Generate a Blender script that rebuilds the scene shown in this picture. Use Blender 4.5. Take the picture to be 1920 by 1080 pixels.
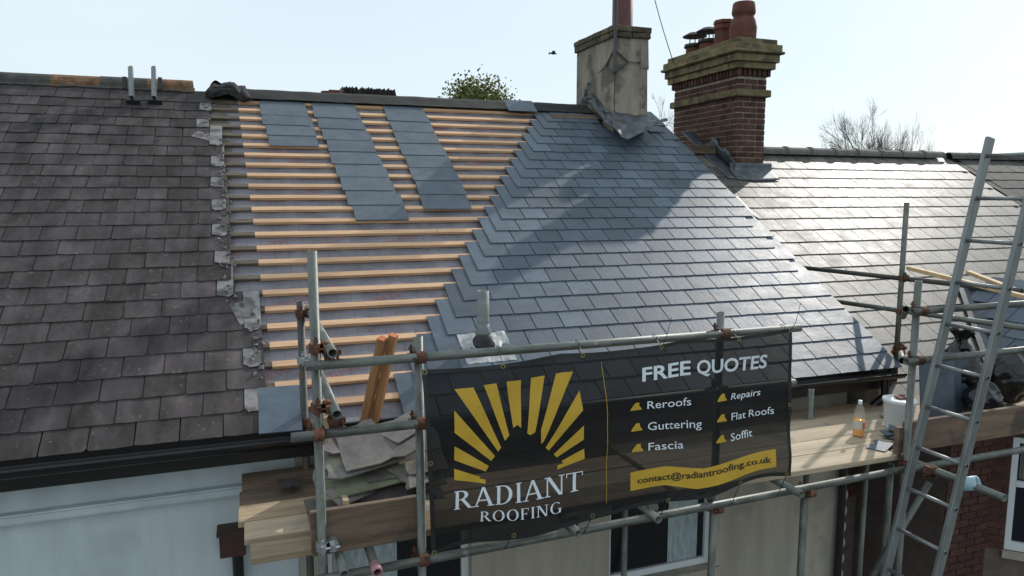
import bpy, bmesh, math, random
import numpy as np
from mathutils import Vector, Matrix, noise
for o in list(bpy.data.objects): bpy.data.objects.remove(o)
scene = bpy.context.scene
col = scene.collection
rnd = random.Random(7)
PI = math.pi

# ------------------------------------------------------------------ camera
CZ = 6.5                                   # camera height; street level is z = 0
FPX, PITCH, YAW = 1356.0, math.radians(7.3), math.radians(20.1)
cam_d = bpy.data.cameras.new('camera'); cam = bpy.data.objects.new('camera', cam_d); col.objects.link(cam)
cam_d.sensor_width = 36.0; cam_d.lens = FPX / 1920 * 36.0
cam_d.clip_start = 0.05; cam_d.clip_end = 2000
cam.location = (0, 0, CZ); cam.rotation_euler = (PI/2 - PITCH, 0, -YAW)
scene.camera = cam

# ------------------------------------------------------------------ sky and sun
SUN = Vector((0.725, 0.438, 0.533)).normalized()
world = bpy.data.worlds.new('World'); scene.world = world; world.use_nodes = True
wn = world.node_tree; wn.nodes.clear()
sky = wn.nodes.new('ShaderNodeTexSky'); sky.sky_type = 'NISHITA'; sky.sun_disc = False
sky.sun_elevation = math.asin(SUN.z); sky.sun_rotation = math.atan2(SUN.x, SUN.y)
sky.dust_density = 0.6; sky.ozone_density = 1.0; sky.air_density = 1.0
tc = wn.nodes.new('ShaderNodeTexCoord'); mp = wn.nodes.new('ShaderNodeMapping'); mp.inputs['Scale'].default_value = (1, 1, 4)
nz = wn.nodes.new('ShaderNodeTexNoise'); nz.inputs['Scale'].default_value = 1.6; nz.inputs['Detail'].default_value = 5
rampw = wn.nodes.new('ShaderNodeMapRange'); rampw.inputs[1].default_value = 0.25; rampw.inputs[2].default_value = 0.75
rampw.inputs[3].default_value = 0.66; rampw.inputs[4].default_value = 0.96
mixw = wn.nodes.new('ShaderNodeMix'); mixw.data_type = 'RGBA'
mixw.inputs['B'].default_value = (6.2, 7.1, 7.6, 1)             # thin high cloud over the whole sky
bg = wn.nodes.new('ShaderNodeBackground'); bg.inputs['Strength'].default_value = 0.132
wo = wn.nodes.new('ShaderNodeOutputWorld')
L = wn.links.new
L(tc.outputs['Generated'], mp.inputs['Vector']); L(mp.outputs['Vector'], nz.inputs['Vector']); L(nz.outputs['Fac'], rampw.inputs[0])
L(rampw.outputs[0], mixw.inputs['Factor']); L(sky.outputs['Color'], mixw.inputs['A']); L(mixw.outputs['Result'], bg.inputs['Color']); L(bg.outputs['Background'], wo.inputs['Surface'])
sd = bpy.data.lights.new('sun', 'SUN'); sd.energy = 2.9; sd.angle = math.radians(0.6); sd.color = (1.0, 0.95, 0.88)
so = bpy.data.objects.new('sun', sd); col.objects.link(so); so.location = (10, 10, 30)
so.rotation_euler = (-SUN).to_track_quat('-Z', 'Y').to_euler()
scene.view_settings.view_transform = 'Standard'; scene.view_settings.look = 'None'
scene.view_settings.exposure = 0.0; scene.view_settings.gamma = 1.0

# ------------------------------------------------------------------ photo pixel -> direction
cF = Vector((math.sin(YAW)*math.cos(PITCH), math.cos(YAW)*math.cos(PITCH), -math.sin(PITCH)))
cR = Vector((math.cos(YAW), -math.sin(YAW), 0)); cU = cR.cross(cF); C0 = Vector((0, 0, CZ))
def ray(x, y): return (cF*FPX + cR*(x-960) - cU*(y-540)).normalized()
def atY(x, y, Y): d = ray(x, y); return C0 + d*(Y/d.y)
def atX(x, y, X): d = ray(x, y); return C0 + d*(X/d.x)
def atZ(x, y, Z): d = ray(x, y); return C0 + d*((Z-CZ)/d.z)
def proj(p):
    v = Vector(p)-C0; z = v.dot(cF)
    return (960+FPX*v.dot(cR)/z, 540-FPX*v.dot(cU)/z, z)
def in_frame(p, m=40):
    x, y, z = proj(p); return z > 0.2 and -m < x < 1920+m and -m < y < 1080+m

# ------------------------------------------------------------------ materials
MATS = {}
def mat(name, color, rough=0.7, metal=0.0, spec=0.5, var=0.25, scale=(6, 6, 6), nscale=1.0, detail=6, dark=None, rnd_amt=0.0, bump=0.0, bscale=40, bdist=0.004,
        coord='Object', spots=None, rvar=0.0, alpha=None, trans=0.0, coat=0.0, grain=None, patch=None):
    m = bpy.data.materials.new(name); m.use_nodes = True; nt = m.node_tree; N = nt.nodes; L = nt.links.new
    b = N['Principled BSDF']; out = N['Material Output']
    b.inputs['Roughness'].default_value = rough; b.inputs['Metallic'].default_value = metal
    b.inputs['Specular IOR Level'].default_value = spec; b.inputs['Coat Weight'].default_value = coat
    tcn = N.new('ShaderNodeTexCoord'); oi = N.new('ShaderNodeObjectInfo')
    add = N.new('ShaderNodeVectorMath'); add.operation = 'MULTIPLY_ADD'            # shift the texture per object
    add.inputs[1].default_value = (1, 1, 1)
    rv = N.new('ShaderNodeMath'); rv.operation = 'MULTIPLY'; rv.inputs[1].default_value = 37.0; L(oi.outputs['Random'], rv.inputs[0])
    cv = N.new('ShaderNodeCombineXYZ'); L(rv.outputs[0], cv.inputs[0]); L(rv.outputs[0], cv.inputs[1])
    L(tcn.outputs[coord], add.inputs[0]); L(cv.outputs[0], add.inputs[2])
    mpn = N.new('ShaderNodeMapping'); mpn.inputs['Scale'].default_value = scale; L(add.outputs[0], mpn.inputs['Vector'])
    n1 = N.new('ShaderNodeTexNoise'); n1.inputs['Scale'].default_value = nscale; n1.inputs['Detail'].default_value = detail; n1.inputs['Roughness'].default_value = 0.65
    L(mpn.outputs[0], n1.inputs['Vector'])
    mr = N.new('ShaderNodeMapRange'); mr.inputs[1].default_value = 0.3; mr.inputs[2].default_value = 0.7; L(n1.outputs['Fac'], mr.inputs[0])
    mx = N.new('ShaderNodeMix'); mx.data_type = 'RGBA'
    c = Vector(color)
    d = Vector(dark) if dark else c*(1-var*1.6)
    l = c*(1+var) if not dark else c
    mx.inputs['A'].default_value = (*d, 1); mx.inputs['B'].default_value = (*l, 1); L(mr.outputs[0], mx.inputs['Factor'])
    cur = mx.outputs['Result']
    if spots:
        scol, sscale, thr, amt = spots
        n2 = N.new('ShaderNodeTexNoise'); n2.inputs['Scale'].default_value = sscale; n2.inputs['Detail'].default_value = 4; L(add.outputs[0], n2.inputs['Vector'])
        m2 = N.new('ShaderNodeMapRange'); m2.inputs[1].default_value = thr; m2.inputs[2].default_value = thr+0.08; m2.inputs[4].default_value = amt; L(n2.outputs['Fac'], m2.inputs[0])
        mx2 = N.new('ShaderNodeMix'); mx2.data_type = 'RGBA'; mx2.inputs['B'].default_value = (*scol, 1)
        L(m2.outputs[0], mx2.inputs['Factor']); L(cur, mx2.inputs['A']); cur = mx2.outputs['Result']
    if rnd_amt:
        hs = N.new('ShaderNodeHueSaturation'); r2 = N.new('ShaderNodeMapRange'); r2.inputs[3].default_value = 1-rnd_amt; r2.inputs[4].default_value = 1+rnd_amt
        L(oi.outputs['Random'], r2.inputs[0]); L(r2.outputs[0], hs.inputs['Value']); L(cur, hs.inputs['Color']); cur = hs.outputs['Color']
    if patch:                                                          # large weathering that runs on from piece to piece
        ge = N.new('ShaderNodeNewGeometry'); mpp = N.new('ShaderNodeMapping'); mpp.inputs['Scale'].default_value = patch[0]; L(ge.outputs['Position'], mpp.inputs['Vector'])
        n4 = N.new('ShaderNodeTexNoise'); n4.inputs['Scale'].default_value = 1.0; n4.inputs['Detail'].default_value = 5; n4.inputs['Roughness'].default_value = .6; L(mpp.outputs[0], n4.inputs['Vector'])
        r4 = N.new('ShaderNodeMapRange'); r4.inputs[1].default_value = .32; r4.inputs[2].default_value = .68; r4.inputs[3].default_value = 1-patch[1]; r4.inputs[4].default_value = 1+patch[1]; L(n4.outputs['Fac'], r4.inputs[0])
        h4 = N.new('ShaderNodeHueSaturation'); L(r4.outputs[0], h4.inputs['Value']); L(cur, h4.inputs['Color']); cur = h4.outputs['Color']
    L(cur, b.inputs['Base Color'])
    if rvar:
        r3 = N.new('ShaderNodeMapRange'); r3.inputs[1].default_value = .3; r3.inputs[2].default_value = .7; r3.inputs[3].default_value = rough-rvar; r3.inputs[4].default_value = rough+rvar
        L(n1.outputs['Fac'], r3.inputs[0]); L(r3.outputs[0], b.inputs['Roughness'])
    if bump:
        n3 = N.new('ShaderNodeTexNoise'); n3.inputs['Scale'].default_value = bscale; n3.inputs['Detail'].default_value = 5
        if grain:
            mg = N.new('ShaderNodeMapping'); mg.inputs['Scale'].default_value = grain; L(add.outputs[0], mg.inputs['Vector']); L(mg.outputs[0], n3.inputs['Vector'])
        else: L(add.outputs[0], n3.inputs['Vector'])
        bp = N.new('ShaderNodeBump'); bp.inputs['Strength'].default_value = bump; bp.inputs['Distance'].default_value = bdist
        L(n3.outputs['Fac'], bp.inputs['Height']); L(bp.outputs['Normal'], b.inputs['Normal'])
    if alpha is not None:
        tr = N.new('ShaderNodeBsdfTransparent'); ms = N.new('ShaderNodeMixShader'); ms.inputs[0].default_value = alpha
        L(tr.outputs[0], ms.inputs[1]); L(b.outputs[0], ms.inputs[2]); L(ms.outputs[0], out.inputs['Surface'])
    if trans: b.inputs['Transmission Weight'].default_value = trans; b.inputs['IOR'].default_value = 1.33
    MATS[name] = m
    return m
mat('old_slate', (0.062, 0.051, 0.051), patch=((5, .8, .8), .38), rough=0.78, spec=0.3, var=0.42, scale=(4, 2.2, 4), rnd_amt=0.17, spots=((0.15, 0.145, 0.13), 26, 0.64, 0.55), bump=0.6, bscale=30)
mat('old_slate_pale', (0.23, 0.215, 0.21), 0.75, var=0.3, scale=(8, 8, 8), rnd_amt=0.2, spots=((0.07, 0.065, 0.06), 7, 0.52, 0.8), bump=0.5, bscale=30)
mat('new_slate', (0.083, 0.109, 0.140), 0.50, patch=((1.6, 1.2, 1.2), .14), spec=0.42, var=0.16, scale=(4, 7, 4), rnd_amt=0.24, rvar=0.07, bump=0.35, bscale=22, spots=((0.115, 0.135, 0.15), 9, 0.66, 0.35))
mat('silver_slate', (0.112, 0.103, 0.090), 0.52, patch=((4, .5, .5), .30), spec=0.36, var=0.28, scale=(3, 3, 3), rnd_amt=0.17, rvar=0.08, bump=0.35, bscale=25, spots=((0.055, 0.058, 0.035), 5, 0.60, 0.55))
mat('dusty_slate', (0.105, 0.130, 0.156), 0.62, spec=0.35, var=0.16, scale=(5, 5, 5), rnd_amt=0.05, bump=0.4, bscale=25, spots=((0.16, 0.185, 0.21), 24, 0.62, 0.5))
mat('far_slate', (0.060, 0.056, 0.052), 0.8, var=0.3, rnd_amt=0.2, bump=0.4)
mat('broken_slate', (0.15, 0.132, 0.125), 0.7, var=0.3, scale=(6, 6, 6), rnd_amt=0.3, spots=((0.20, 0.21, 0.13), 5, 0.55, 0.6), bump=0.7, bscale=25)
mat('new_batten', (0.66, 0.405, 0.235), 0.7, var=0.16, scale=(2.5, 30, 30), rnd_amt=0.12, spots=((0.34, 0.15, 0.07), 11, 0.72, 0.8), bump=0.2, bscale=60)
mat('old_batten', (0.13, 0.105, 0.075), 0.9, var=0.35, scale=(4, 40, 40), rnd_amt=0.2, bump=0.4)
mat('treated_timber', (0.40, 0.205, 0.09), 0.8, var=0.25, scale=(30, 30, 2), bump=0.2, bscale=50)
mat('raw_timber', (0.58, 0.40, 0.22), 0.75, var=0.2, scale=(2, 30, 30), rnd_amt=0.1, bump=0.2, bscale=50)
mat('timber_end', (0.55, 0.16, 0.06), 0.8, var=0.15)
mat('board', (0.36, 0.265, 0.17), 0.85, var=0.3, scale=(1.2, 16, 16), rnd_amt=0.22, bump=0.5, bscale=30, grain=(2, 25, 25), spots=((0.13, 0.10, 0.075), 4, 0.60, 0.55))
mat('board_pale', (0.47, 0.375, 0.26), 0.82, var=0.22, scale=(1.2, 14, 14), rnd_amt=0.10, bump=0.5, bscale=30, grain=(2, 25, 25), spots=((0.20, 0.20, 0.22), 3.5, 0.62, 0.6))
mat('board_dark', (0.165, 0.115, 0.078), 0.88, var=0.4, scale=(1.2, 14, 14), rnd_amt=0.15, bump=0.5, bscale=30, grain=(2, 25, 25), spots=((0.05, 0.04, 0.035), 3, 0.58, 0.7))
mat('galv', (0.165, 0.178, 0.158), 0.5, metal=0.35, var=0.38, scale=(14, 14, 5), rnd_amt=0.12, rvar=0.1, spots=((0.30, 0.29, 0.26), 16, 0.64, 0.6), bump=0.25, bscale=60)
mat('mossy_slate', (0.17, 0.18, 0.115), 0.85, var=0.35, scale=(6, 6, 6), bump=0.6, bscale=25)
mat('galv_dark', (0.085, 0.085, 0.08), 0.6, metal=0.3, var=0.3, scale=(9, 9, 3), spots=((0.14, 0.07, 0.04), 8, 0.58, 0.7))
mat('aluminium', (0.25, 0.265, 0.265), 0.42, metal=0.5, var=0.2, scale=(8, 8, 2), rvar=0.1)
mat('rust', (0.155, 0.068, 0.040), 0.85, metal=0.2, var=0.5, scale=(25, 25, 25), rnd_amt=0.3, bump=0.6, bscale=90)
mat('zinc_new', (0.55, 0.57, 0.58), 0.35, metal=0.8, var=0.2, scale=(20, 20, 20))
mat('black_plastic', (0.012, 0.012, 0.013), 0.4, var=0.2, coat=0.1)
mat('black_bag', (0.010, 0.011, 0.014), 0.20, spec=0.6, var=0.3, bump=0.5, bscale=14, bdist=0.02)
mat('membrane', (0.19, 0.178, 0.198), 0.55, var=0.22, scale=(4, 4, 4), bump=0.7, bscale=7, bdist=0.02)
mat('red_print', (0.30, 0.13, 0.14), 0.7, var=0.2)
mat('black_felt', (0.022, 0.020, 0.019), 0.85, var=0.35, scale=(3, 20, 20), bump=0.4, bscale=25)
mat('lead', (0.105, 0.118, 0.132), 0.5, metal=0.35, var=0.35, scale=(7, 7, 7), bump=0.5, bscale=18, spots=((0.26, 0.26, 0.26), 20, 0.68, 0.7))
mat('lead_bright', (0.42, 0.42, 0.42), 0.4, metal=0.6, var=0.3, scale=(10, 10, 10), bump=0.5, bscale=25)
mat('white_paint', (0.55, 0.61, 0.64), 0.75, var=0.08, scale=(5, 5, .6), bump=0.3, bscale=45, bdist=0.006, spots=((0.42, 0.475, 0.50), 1.4, 0.55, 0.5))
mat('cream_render', (0.40, 0.36, 0.295), 0.88, var=0.13, scale=(5, 5, .6), bump=0.4, bscale=60, spots=((0.22, 0.20, 0.17), 2.2, 0.56, 0.5))
mat('old_render', (0.29, 0.255, 0.20), 0.92, var=0.28, scale=(4, 4, 1.2), bump=0.6, bscale=30, spots=((0.10, 0.088, 0.068), 3.2, 0.53, 0.75))
mat('mossy_brick', (0.105, 0.088, 0.055), 0.95, var=0.4, scale=(14, 14, 14), rnd_amt=0.25, bump=0.8, bscale=50)
mat('mossy_stone', (0.20, 0.16, 0.082), 0.93, var=0.3, scale=(6, 6, 10), rnd_amt=0.12, bump=0.7, bscale=35, spots=((0.07, 0.06, 0.045), 4, 0.54, 0.8))
mat('brick', (0.088, 0.039, 0.028), 0.9, var=0.35, scale=(9, 9, 9), rnd_amt=0.48, bump=0.6, bscale=60, spots=((0.05, 0.035, 0.03), 8, 0.60, 0.6))
mat('mortar_dark', (0.15, 0.115, 0.10), 0.95, var=0.2)
mat('brick_red', (0.082, 0.034, 0.026), 0.88, var=0.25, scale=(9, 9, 9), rnd_amt=0.22, bump=0.5, bscale=60)
mat('mortar', (0.40, 0.34, 0.26), 0.95, var=0.25, scale=(12, 12, 12), bump=0.5, bscale=80)
mat('terracotta', (0.155, 0.052, 0.035), 0.82, var=0.28, scale=(5, 5, 8), rnd_amt=0.12, bump=0.3, spots=((0.12, 0.075, 0.05), 5, 0.60, 0.6))
mat('red_flue', (0.105, 0.030, 0.028), 0.6, var=0.15, scale=(3, 3, 3))
mat('cowl', (0.045, 0.033, 0.030), 0.6, metal=0.4, var=0.3)
mat('moss_ridge', (0.085, 0.082, 0.075), 0.9, var=0.35, scale=(6, 6, 6), rnd_amt=0.15, bump=0.6, spots=((0.20, 0.115, 0.055), 5, 0.56, 0.5))
mat('orange_ridge', (0.22, 0.12, 0.065), 0.9, var=0.45, scale=(12, 12, 12), bump=0.6)
mat('grey_ridge', (0.155, 0.148, 0.135), 0.85, var=0.25, scale=(6, 6, 6), rnd_amt=0.1, bump=0.4)
mat('upvc', (0.72, 0.76, 0.78), 0.4, var=0.03)
mat('glass', (0.010, 0.012, 0.015), 0.06, spec=0.6, var=0.1)
mat('curtain', (0.16, 0.155, 0.15), 0.9, var=0.15)
mat('pale_curtain', (0.40, 0.46, 0.48), 0.9, var=0.2, scale=(25, 25, 8))
mat('banner', (0.0085, 0.0085, 0.0095), 0.6, spec=0.3, var=0.1, alpha=0.915)
mat('gold_ink', (0.60, 0.37, 0.035), 0.6, var=0.06)
mat('white_ink', (0.80, 0.86, 0.92), 0.6, var=0.04)
mat('brass', (0.45, 0.38, 0.22), 0.35, metal=0.9, var=0.2)
mat('white_plastic', (0.70, 0.73, 0.76), 0.42, var=0.06)
mat('clear_plastic', (0.80, 0.83, 0.78), 0.08, var=0.02, alpha=0.14)
mat('orange_drink', (0.85, 0.34, 0.005), 0.15, var=0.05)
mat('orange_label', (0.80, 0.17, 0.02), 0.5, var=0.05)
mat('paper', (0.62, 0.60, 0.56), 0.7, var=0.1)
mat('grey_pvc', (0.20, 0.23, 0.235), 0.6, var=0.22, scale=(5, 5, 12), spots=((0.24, 0.215, 0.13), 5, 0.55, 0.5))
mat('rubber', (0.018, 0.019, 0.020), 0.5, var=0.2)
mat('bark', (0.055, 0.048, 0.045), 0.95, var=0.3)
mat('bark_pale', (0.07, 0.066, 0.07), 0.95, var=0.3)
mat('leaf', (0.16, 0.18, 0.045), 0.7, var=0.45, scale=(1.5, 1.5, 1.5), coord='Object')
mat('ground', (0.075, 0.085, 0.045), 0.95, var=0.35, scale=(.2, .2, .2), coord='Object')
mat('asphalt', (0.05, 0.05, 0.052), 0.9, var=0.25, scale=(4, 4, 4), bump=0.4, bscale=80)
mat('paving', (0.22, 0.21, 0.195), 0.9, var=0.15, scale=(2, 2, 2))
mat('brown_paint', (0.062, 0.026, 0.018), 0.6, var=0.2)
mat('tarp_blue', (0.055, 0.085, 0.135), 0.5, var=0.2)
mat('pink_cap', (0.36, 0.17, 0.19), 0.5, var=0.1)
mat('cap_blue', (0.36, 0.52, 0.60), 0.45, var=0.08)
mat('bird', (0.03, 0.03, 0.03), 0.8)
# the membrane carries a printed grid
nt = MATS['membrane'].node_tree; b = nt.nodes['Principled BSDF']; src = b.inputs['Base Color'].links[0].from_socket
tcn = nt.nodes.new('ShaderNodeTexCoord'); sp = nt.nodes.new('ShaderNodeSeparateXYZ'); nt.links.new(tcn.outputs['UV'], sp.inputs[0])
fac = None
for k, per in ((0, 0.11), (1, 0.10)):
    a = nt.nodes.new('ShaderNodeMath'); a.operation = 'PINGPONG'; a.inputs[1].default_value = per/2; nt.links.new(sp.outputs[k], a.inputs[0])
    g = nt.nodes.new('ShaderNodeMath'); g.operation = 'LESS_THAN'; g.inputs[1].default_value = 0.003; nt.links.new(a.outputs[0], g.inputs[0])
    if fac is None: fac = g
    else:
        h = nt.nodes.new('ShaderNodeMath'); h.operation = 'MAXIMUM'; nt.links.new(fac.outputs[0], h.inputs[0]); nt.links.new(g.outputs[0], h.inputs[1]); fac = h
hm = nt.nodes.new('ShaderNodeMath'); hm.operation = 'MULTIPLY'; hm.inputs[1].default_value = 0.55; nt.links.new(fac.outputs[0], hm.inputs[0])
mxg = nt.nodes.new('ShaderNodeMix'); mxg.data_type = 'RGBA'; mxg.inputs['B'].default_value = (0.09, 0.085, 0.10, 1)
nt.links.new(hm.outputs[0], mxg.inputs['Factor']); nt.links.new(src, mxg.inputs['A']); nt.links.new(mxg.outputs['Result'], b.inputs['Base Color'])

# ------------------------------------------------------------------ object helpers
WM = {}
def link(o, parent=None, M=None):
    col.objects.link(o)
    M = M or Matrix.Identity(4)
    if parent is not None:
        o.parent = parent; o.matrix_parent_inverse = WM[parent.name].inverted()
    o.matrix_basis = M; WM[o.name] = M.copy()
    return o
def tag(o, label, cat, group=None):
    o['label'] = label; o['category'] = cat
    if group: o['group'] = group
    return o
def thing(name, label, cat, loc=(0, 0, 0), group=None):
    o = bpy.data.objects.new(name, None); o.empty_display_size = 0.1
    link(o, None, Matrix.Translation(loc)); return tag(o, label, cat, group)
class MB:
    def __init__(s): s.v = []; s.f = []
    def add(s, vs, fs):
        n = len(s.v); s.v += [tuple(v) for v in vs]; s.f += [tuple(i+n for i in f) for f in fs]; return s
    def box(s, lo, hi, M=None, jit=0):
        vs = [Vector((x, y, z)) for x in (lo[0], hi[0]) for y in (lo[1], hi[1]) for z in (lo[2], hi[2])]
        if jit: vs = [v+Vector((rnd.uniform(-jit, jit), rnd.uniform(-jit, jit), rnd.uniform(-jit, jit))) for v in vs]
        if M: vs = [M@v for v in vs]
        return s.add(vs, [(0, 1, 3, 2), (4, 6, 7, 5), (0, 4, 5, 1), (2, 3, 7, 6), (0, 2, 6, 4), (1, 5, 7, 3)])
    def lathe(s, prof, seg=16, M=None, closed=False):
        vs = []; fs = []
        for r, z in prof:
            for k in range(seg):
                a = 2*PI*k/seg; v = Vector((r*math.cos(a), r*math.sin(a), z)); vs.append(M@v if M else v)
        n = len(prof)
        for i in range(n-1 if not closed else n):
            j = (i+1) % n
            for k in range(seg):
                k2 = (k+1) % seg; fs.append((i*seg+k, i*seg+k2, j*seg+k2, j*seg+k))
        if not closed:
            if prof[0][0] > 1e-4: fs.append(tuple(range(seg-1, -1, -1)))
            if prof[-1][0] > 1e-4: fs.append(tuple((n-1)*seg+k for k in range(seg)))
        return s.add(vs, fs)
    def rod(s, p0, p1, r, seg=8, r1=None):
        p0 = Vector(p0); p1 = Vector(p1); M = frame(p0, p1)
        return s.lathe([(r, 0), (r if r1 is None else r1, (p1-p0).length)], seg, M)
    def path(s, pts, r, seg=6):
        for a, b in zip(pts[:-1], pts[1:]): s.rod(a, b, r, seg)
        return s
    def prism(s, poly, z0, z1, M=None):
        n = len(poly); vs = [Vector((x, y, z0)) for x, y in poly]+[Vector((x, y, z1)) for x, y in poly]
        if M: vs = [M@v for v in vs]
        return s.add(vs, [tuple(range(n-1, -1, -1)), tuple(range(n, 2*n))]+[(i, (i+1) % n, n+(i+1) % n, n+i) for i in range(n)])
    def grid(s, nu, nv, fn):
        vs = [fn(i/nu, j/nv) for j in range(nv+1) for i in range(nu+1)]
        return s.add(vs, [(j*(nu+1)+i, j*(nu+1)+i+1, (j+1)*(nu+1)+i+1, (j+1)*(nu+1)+i) for j in range(nv) for i in range(nu)])
    def mesh(s, name, m, smooth=False):
        me = bpy.data.meshes.new(name); me.from_pydata(s.v, [], s.f); me.validate()
        if m: me.materials.append(MATS[m])
        if smooth: me.polygons.foreach_set('use_smooth', [True]*len(me.polygons))
        return me
    def build(s, name, m, parent=None, M=None, smooth=False):
        return link(bpy.data.objects.new(name, s.mesh(name, m, smooth)), parent, M)
def frame(p0, p1, up=None):
    z = (Vector(p1)-Vector(p0)).normalized()
    a = Vector(up) if up else (Vector((0, 0, 1)) if abs(z.z) < 0.95 else Vector((1, 0, 0)))
    x = a.cross(z).normalized(); y = z.cross(x)
    return Matrix.Translation(p0) @ Matrix((x, y, z)).transposed().to_4x4()
def inst(name, me, parent, M): return link(bpy.data.objects.new(name, me), parent, M)
def bevel(me, w, seg=1):
    bm = bmesh.new(); bm.from_mesh(me); bmesh.ops.bevel(bm, geom=bm.edges[:], offset=w, segments=seg, affect='EDGES'); bm.to_mesh(me); bm.free(); return me
def solidify(o, t):
    md = o.modifiers.new('thickness', 'SOLIDIFY'); md.thickness = t; md.offset = 0; return o
def flatten(parts):                                   # list of (mesh, matrix) -> MB
    mb = MB()
    for me, M in parts: mb.add([M@v.co for v in me.vertices], [tuple(p.vertices) for p in me.polygons])
    return mb
ORD = ['first', 'second', 'third', 'fourth', 'fifth', 'sixth', 'seventh', 'eighth', 'ninth', 'tenth', 'eleventh', 'twelfth', 'thirteenth', 'fourteenth', 'fifteenth']
# ------------------------------------------------------------------ roof geometry
SL = math.radians(31.5); cS, sS = math.cos(SL), math.sin(SL)
YE = 4.75; ZA = CZ-1.501; ZR = CZ-2.068; RL = 5.16                   # eaves line, eaves heights (left and middle / right), rafter length
YR = YE+RL*cS
def RP(X, u, h=0, Z=ZA): return Vector((X, YE+u*cS-h*sS, Z+u*sS+h*cS))
def RM(X, u, h=0, Z=ZA, tilt=0, yaw=0):                             # local x across, y up the slope, z off the roof
    R = Matrix(((1, 0, 0), (0, cS, -sS), (0, sS, cS))).to_4x4()
    return Matrix.Translation(RP(X, u, h, Z)) @ R @ Matrix.Rotation(yaw, 4, 'Z') @ Matrix.Rotation(-tilt, 4, 'X')
def slate_mesh(w, l, t, m, rough=0.003, corner=0.0, name='slate'):
    h = w/2-(0.0048 if m == 'new_slate' else 0.0036); j = lambda a=rough: rnd.uniform(-a, a)
    c1 = corner*rnd.random(); c2 = corner*rnd.random()
    poly = [(-h+j(.0012), c1), (-h+c1*1.2, j()), (-h*.4, j()), (h*.3, j()), (h-c2*1.2, j()), (h+j(.0012), c2), (h+j(.0012), l*.5), (h+j(.0012), l), (-h+j(.0012), l), (-h+j(.0012), l*.5)]
    mb = MB(); mb.prism(poly, 0, t); return mb.mesh(name, m)
T = 0.0070
def lay(parent, meshes, X, u, Z, l, jit=1.0, extra=0.0, keep=None, bucket=None, t=T):
    lift = 2.7*t+extra
    M = RM(X, u, lift+rnd.uniform(0, .0015)*jit, Z, tilt=lift/l, yaw=rnd.gauss(0, .0035)*jit) @ Matrix.Rotation(rnd.gauss(0, .0045)*jit, 4, 'Y')
    me = rnd.choice(meshes)
    if keep is None or keep(M): inst('slate', me, parent, M)
    else: bucket.append((me, M))

# ------------------------------------------------------------------ ground
g = MB(); g.add([(-900, -900, 0), (900, -900, 0), (900, 900, 0), (-900, 900, 0)], [(0, 1, 2, 3)]); o = g.build('ground', 'ground'); o['kind'] = 'structure'
g = MB(); g.add([(-60, -7, .004), (60, -7, .004), (60, 0.5, .004), (-60, 0.5, .004)], [(0, 1, 2, 3)]); o = g.build('road', 'asphalt'); o['kind'] = 'structure'
g = MB(); g.box((-60, 0.5, -.1), (60, 2.6, .125)); o = g.build('pavement', 'paving'); o['kind'] = 'structure'

# ------------------------------------------------------------------ houses
def wall_holes(mb, x0, x1, z0, z1, holes, y0, th=0.3):
    xs = sorted({x0, x1, *[v for h in holes for v in h[:2]]}); zs = sorted({z0, z1, *[v for h in holes for v in h[2:]]})
    for a, b in zip(xs[:-1], xs[1:]):
        for c, d in zip(zs[:-1], zs[1:]):
            if not any(h[0]-1e-6 <= a and b <= h[1]+1e-6 and h[2]-1e-6 <= c and d <= h[3]+1e-6 for h in holes):
                mb.box((a, y0, c), (b, y0+th, d))
def window(parent, x0, x1, z0, z1, y, curtain=None, mull=None):
    w = MB(); f = .055
    for lo, hi in (((x0, y, z0), (x0+f, y+.07, z1)), ((x1-f, y, z0), (x1, y+.07, z1)), ((x0+f, y, z0), (x1-f, y+.07, z0+f)), ((x0+f, y, z1-f), (x1-f, y+.07, z1))): w.box(lo, hi)
    if mull: w.box((mull-.03, y, z0+f), (mull+.03, y+.07, z1-f))
    o = w.build('window', 'upvc', parent)
    MB().box((x0+f, y+.03, z0+f), (x1-f, y+.045, z1-f)).build('pane', 'glass', o)
    MB().box((x0-.05, y-.10, z0-.06), (x1+.05, y+.02, z0-.003)).build('sill', 'cream_render', o)
    if curtain:
        c = MB(); a, b = curtain
        c.grid(30, 1, lambda u, v: (a+(b-a)*u, y+.022+.006*math.sin(u*40), z0+.06+(z1-z0-.12)*v)); c.build('curtain', 'pale_curtain', o)
    return o
def gutter(parent, x0, x1, y, z, r=.058):
    mb = MB(); n = 8; prof = [(r*math.cos(PI+PI*k/n), r*math.sin(PI+PI*k/n)) for k in range(n+1)]+[((r-.006)*math.cos(2*PI-PI*k/n), (r-.006)*math.sin(2*PI-PI*k/n)) for k in range(n+1)]
    vs = [(x, y+a, z+b) for x in (x0, x1) for a, b in prof]; k = len(prof)
    mb.add(vs, [(i, (i+1) % k, k+(i+1) % k, k+i) for i in range(k)])
    return mb.build('gutter', 'black_plastic', parent)
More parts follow.
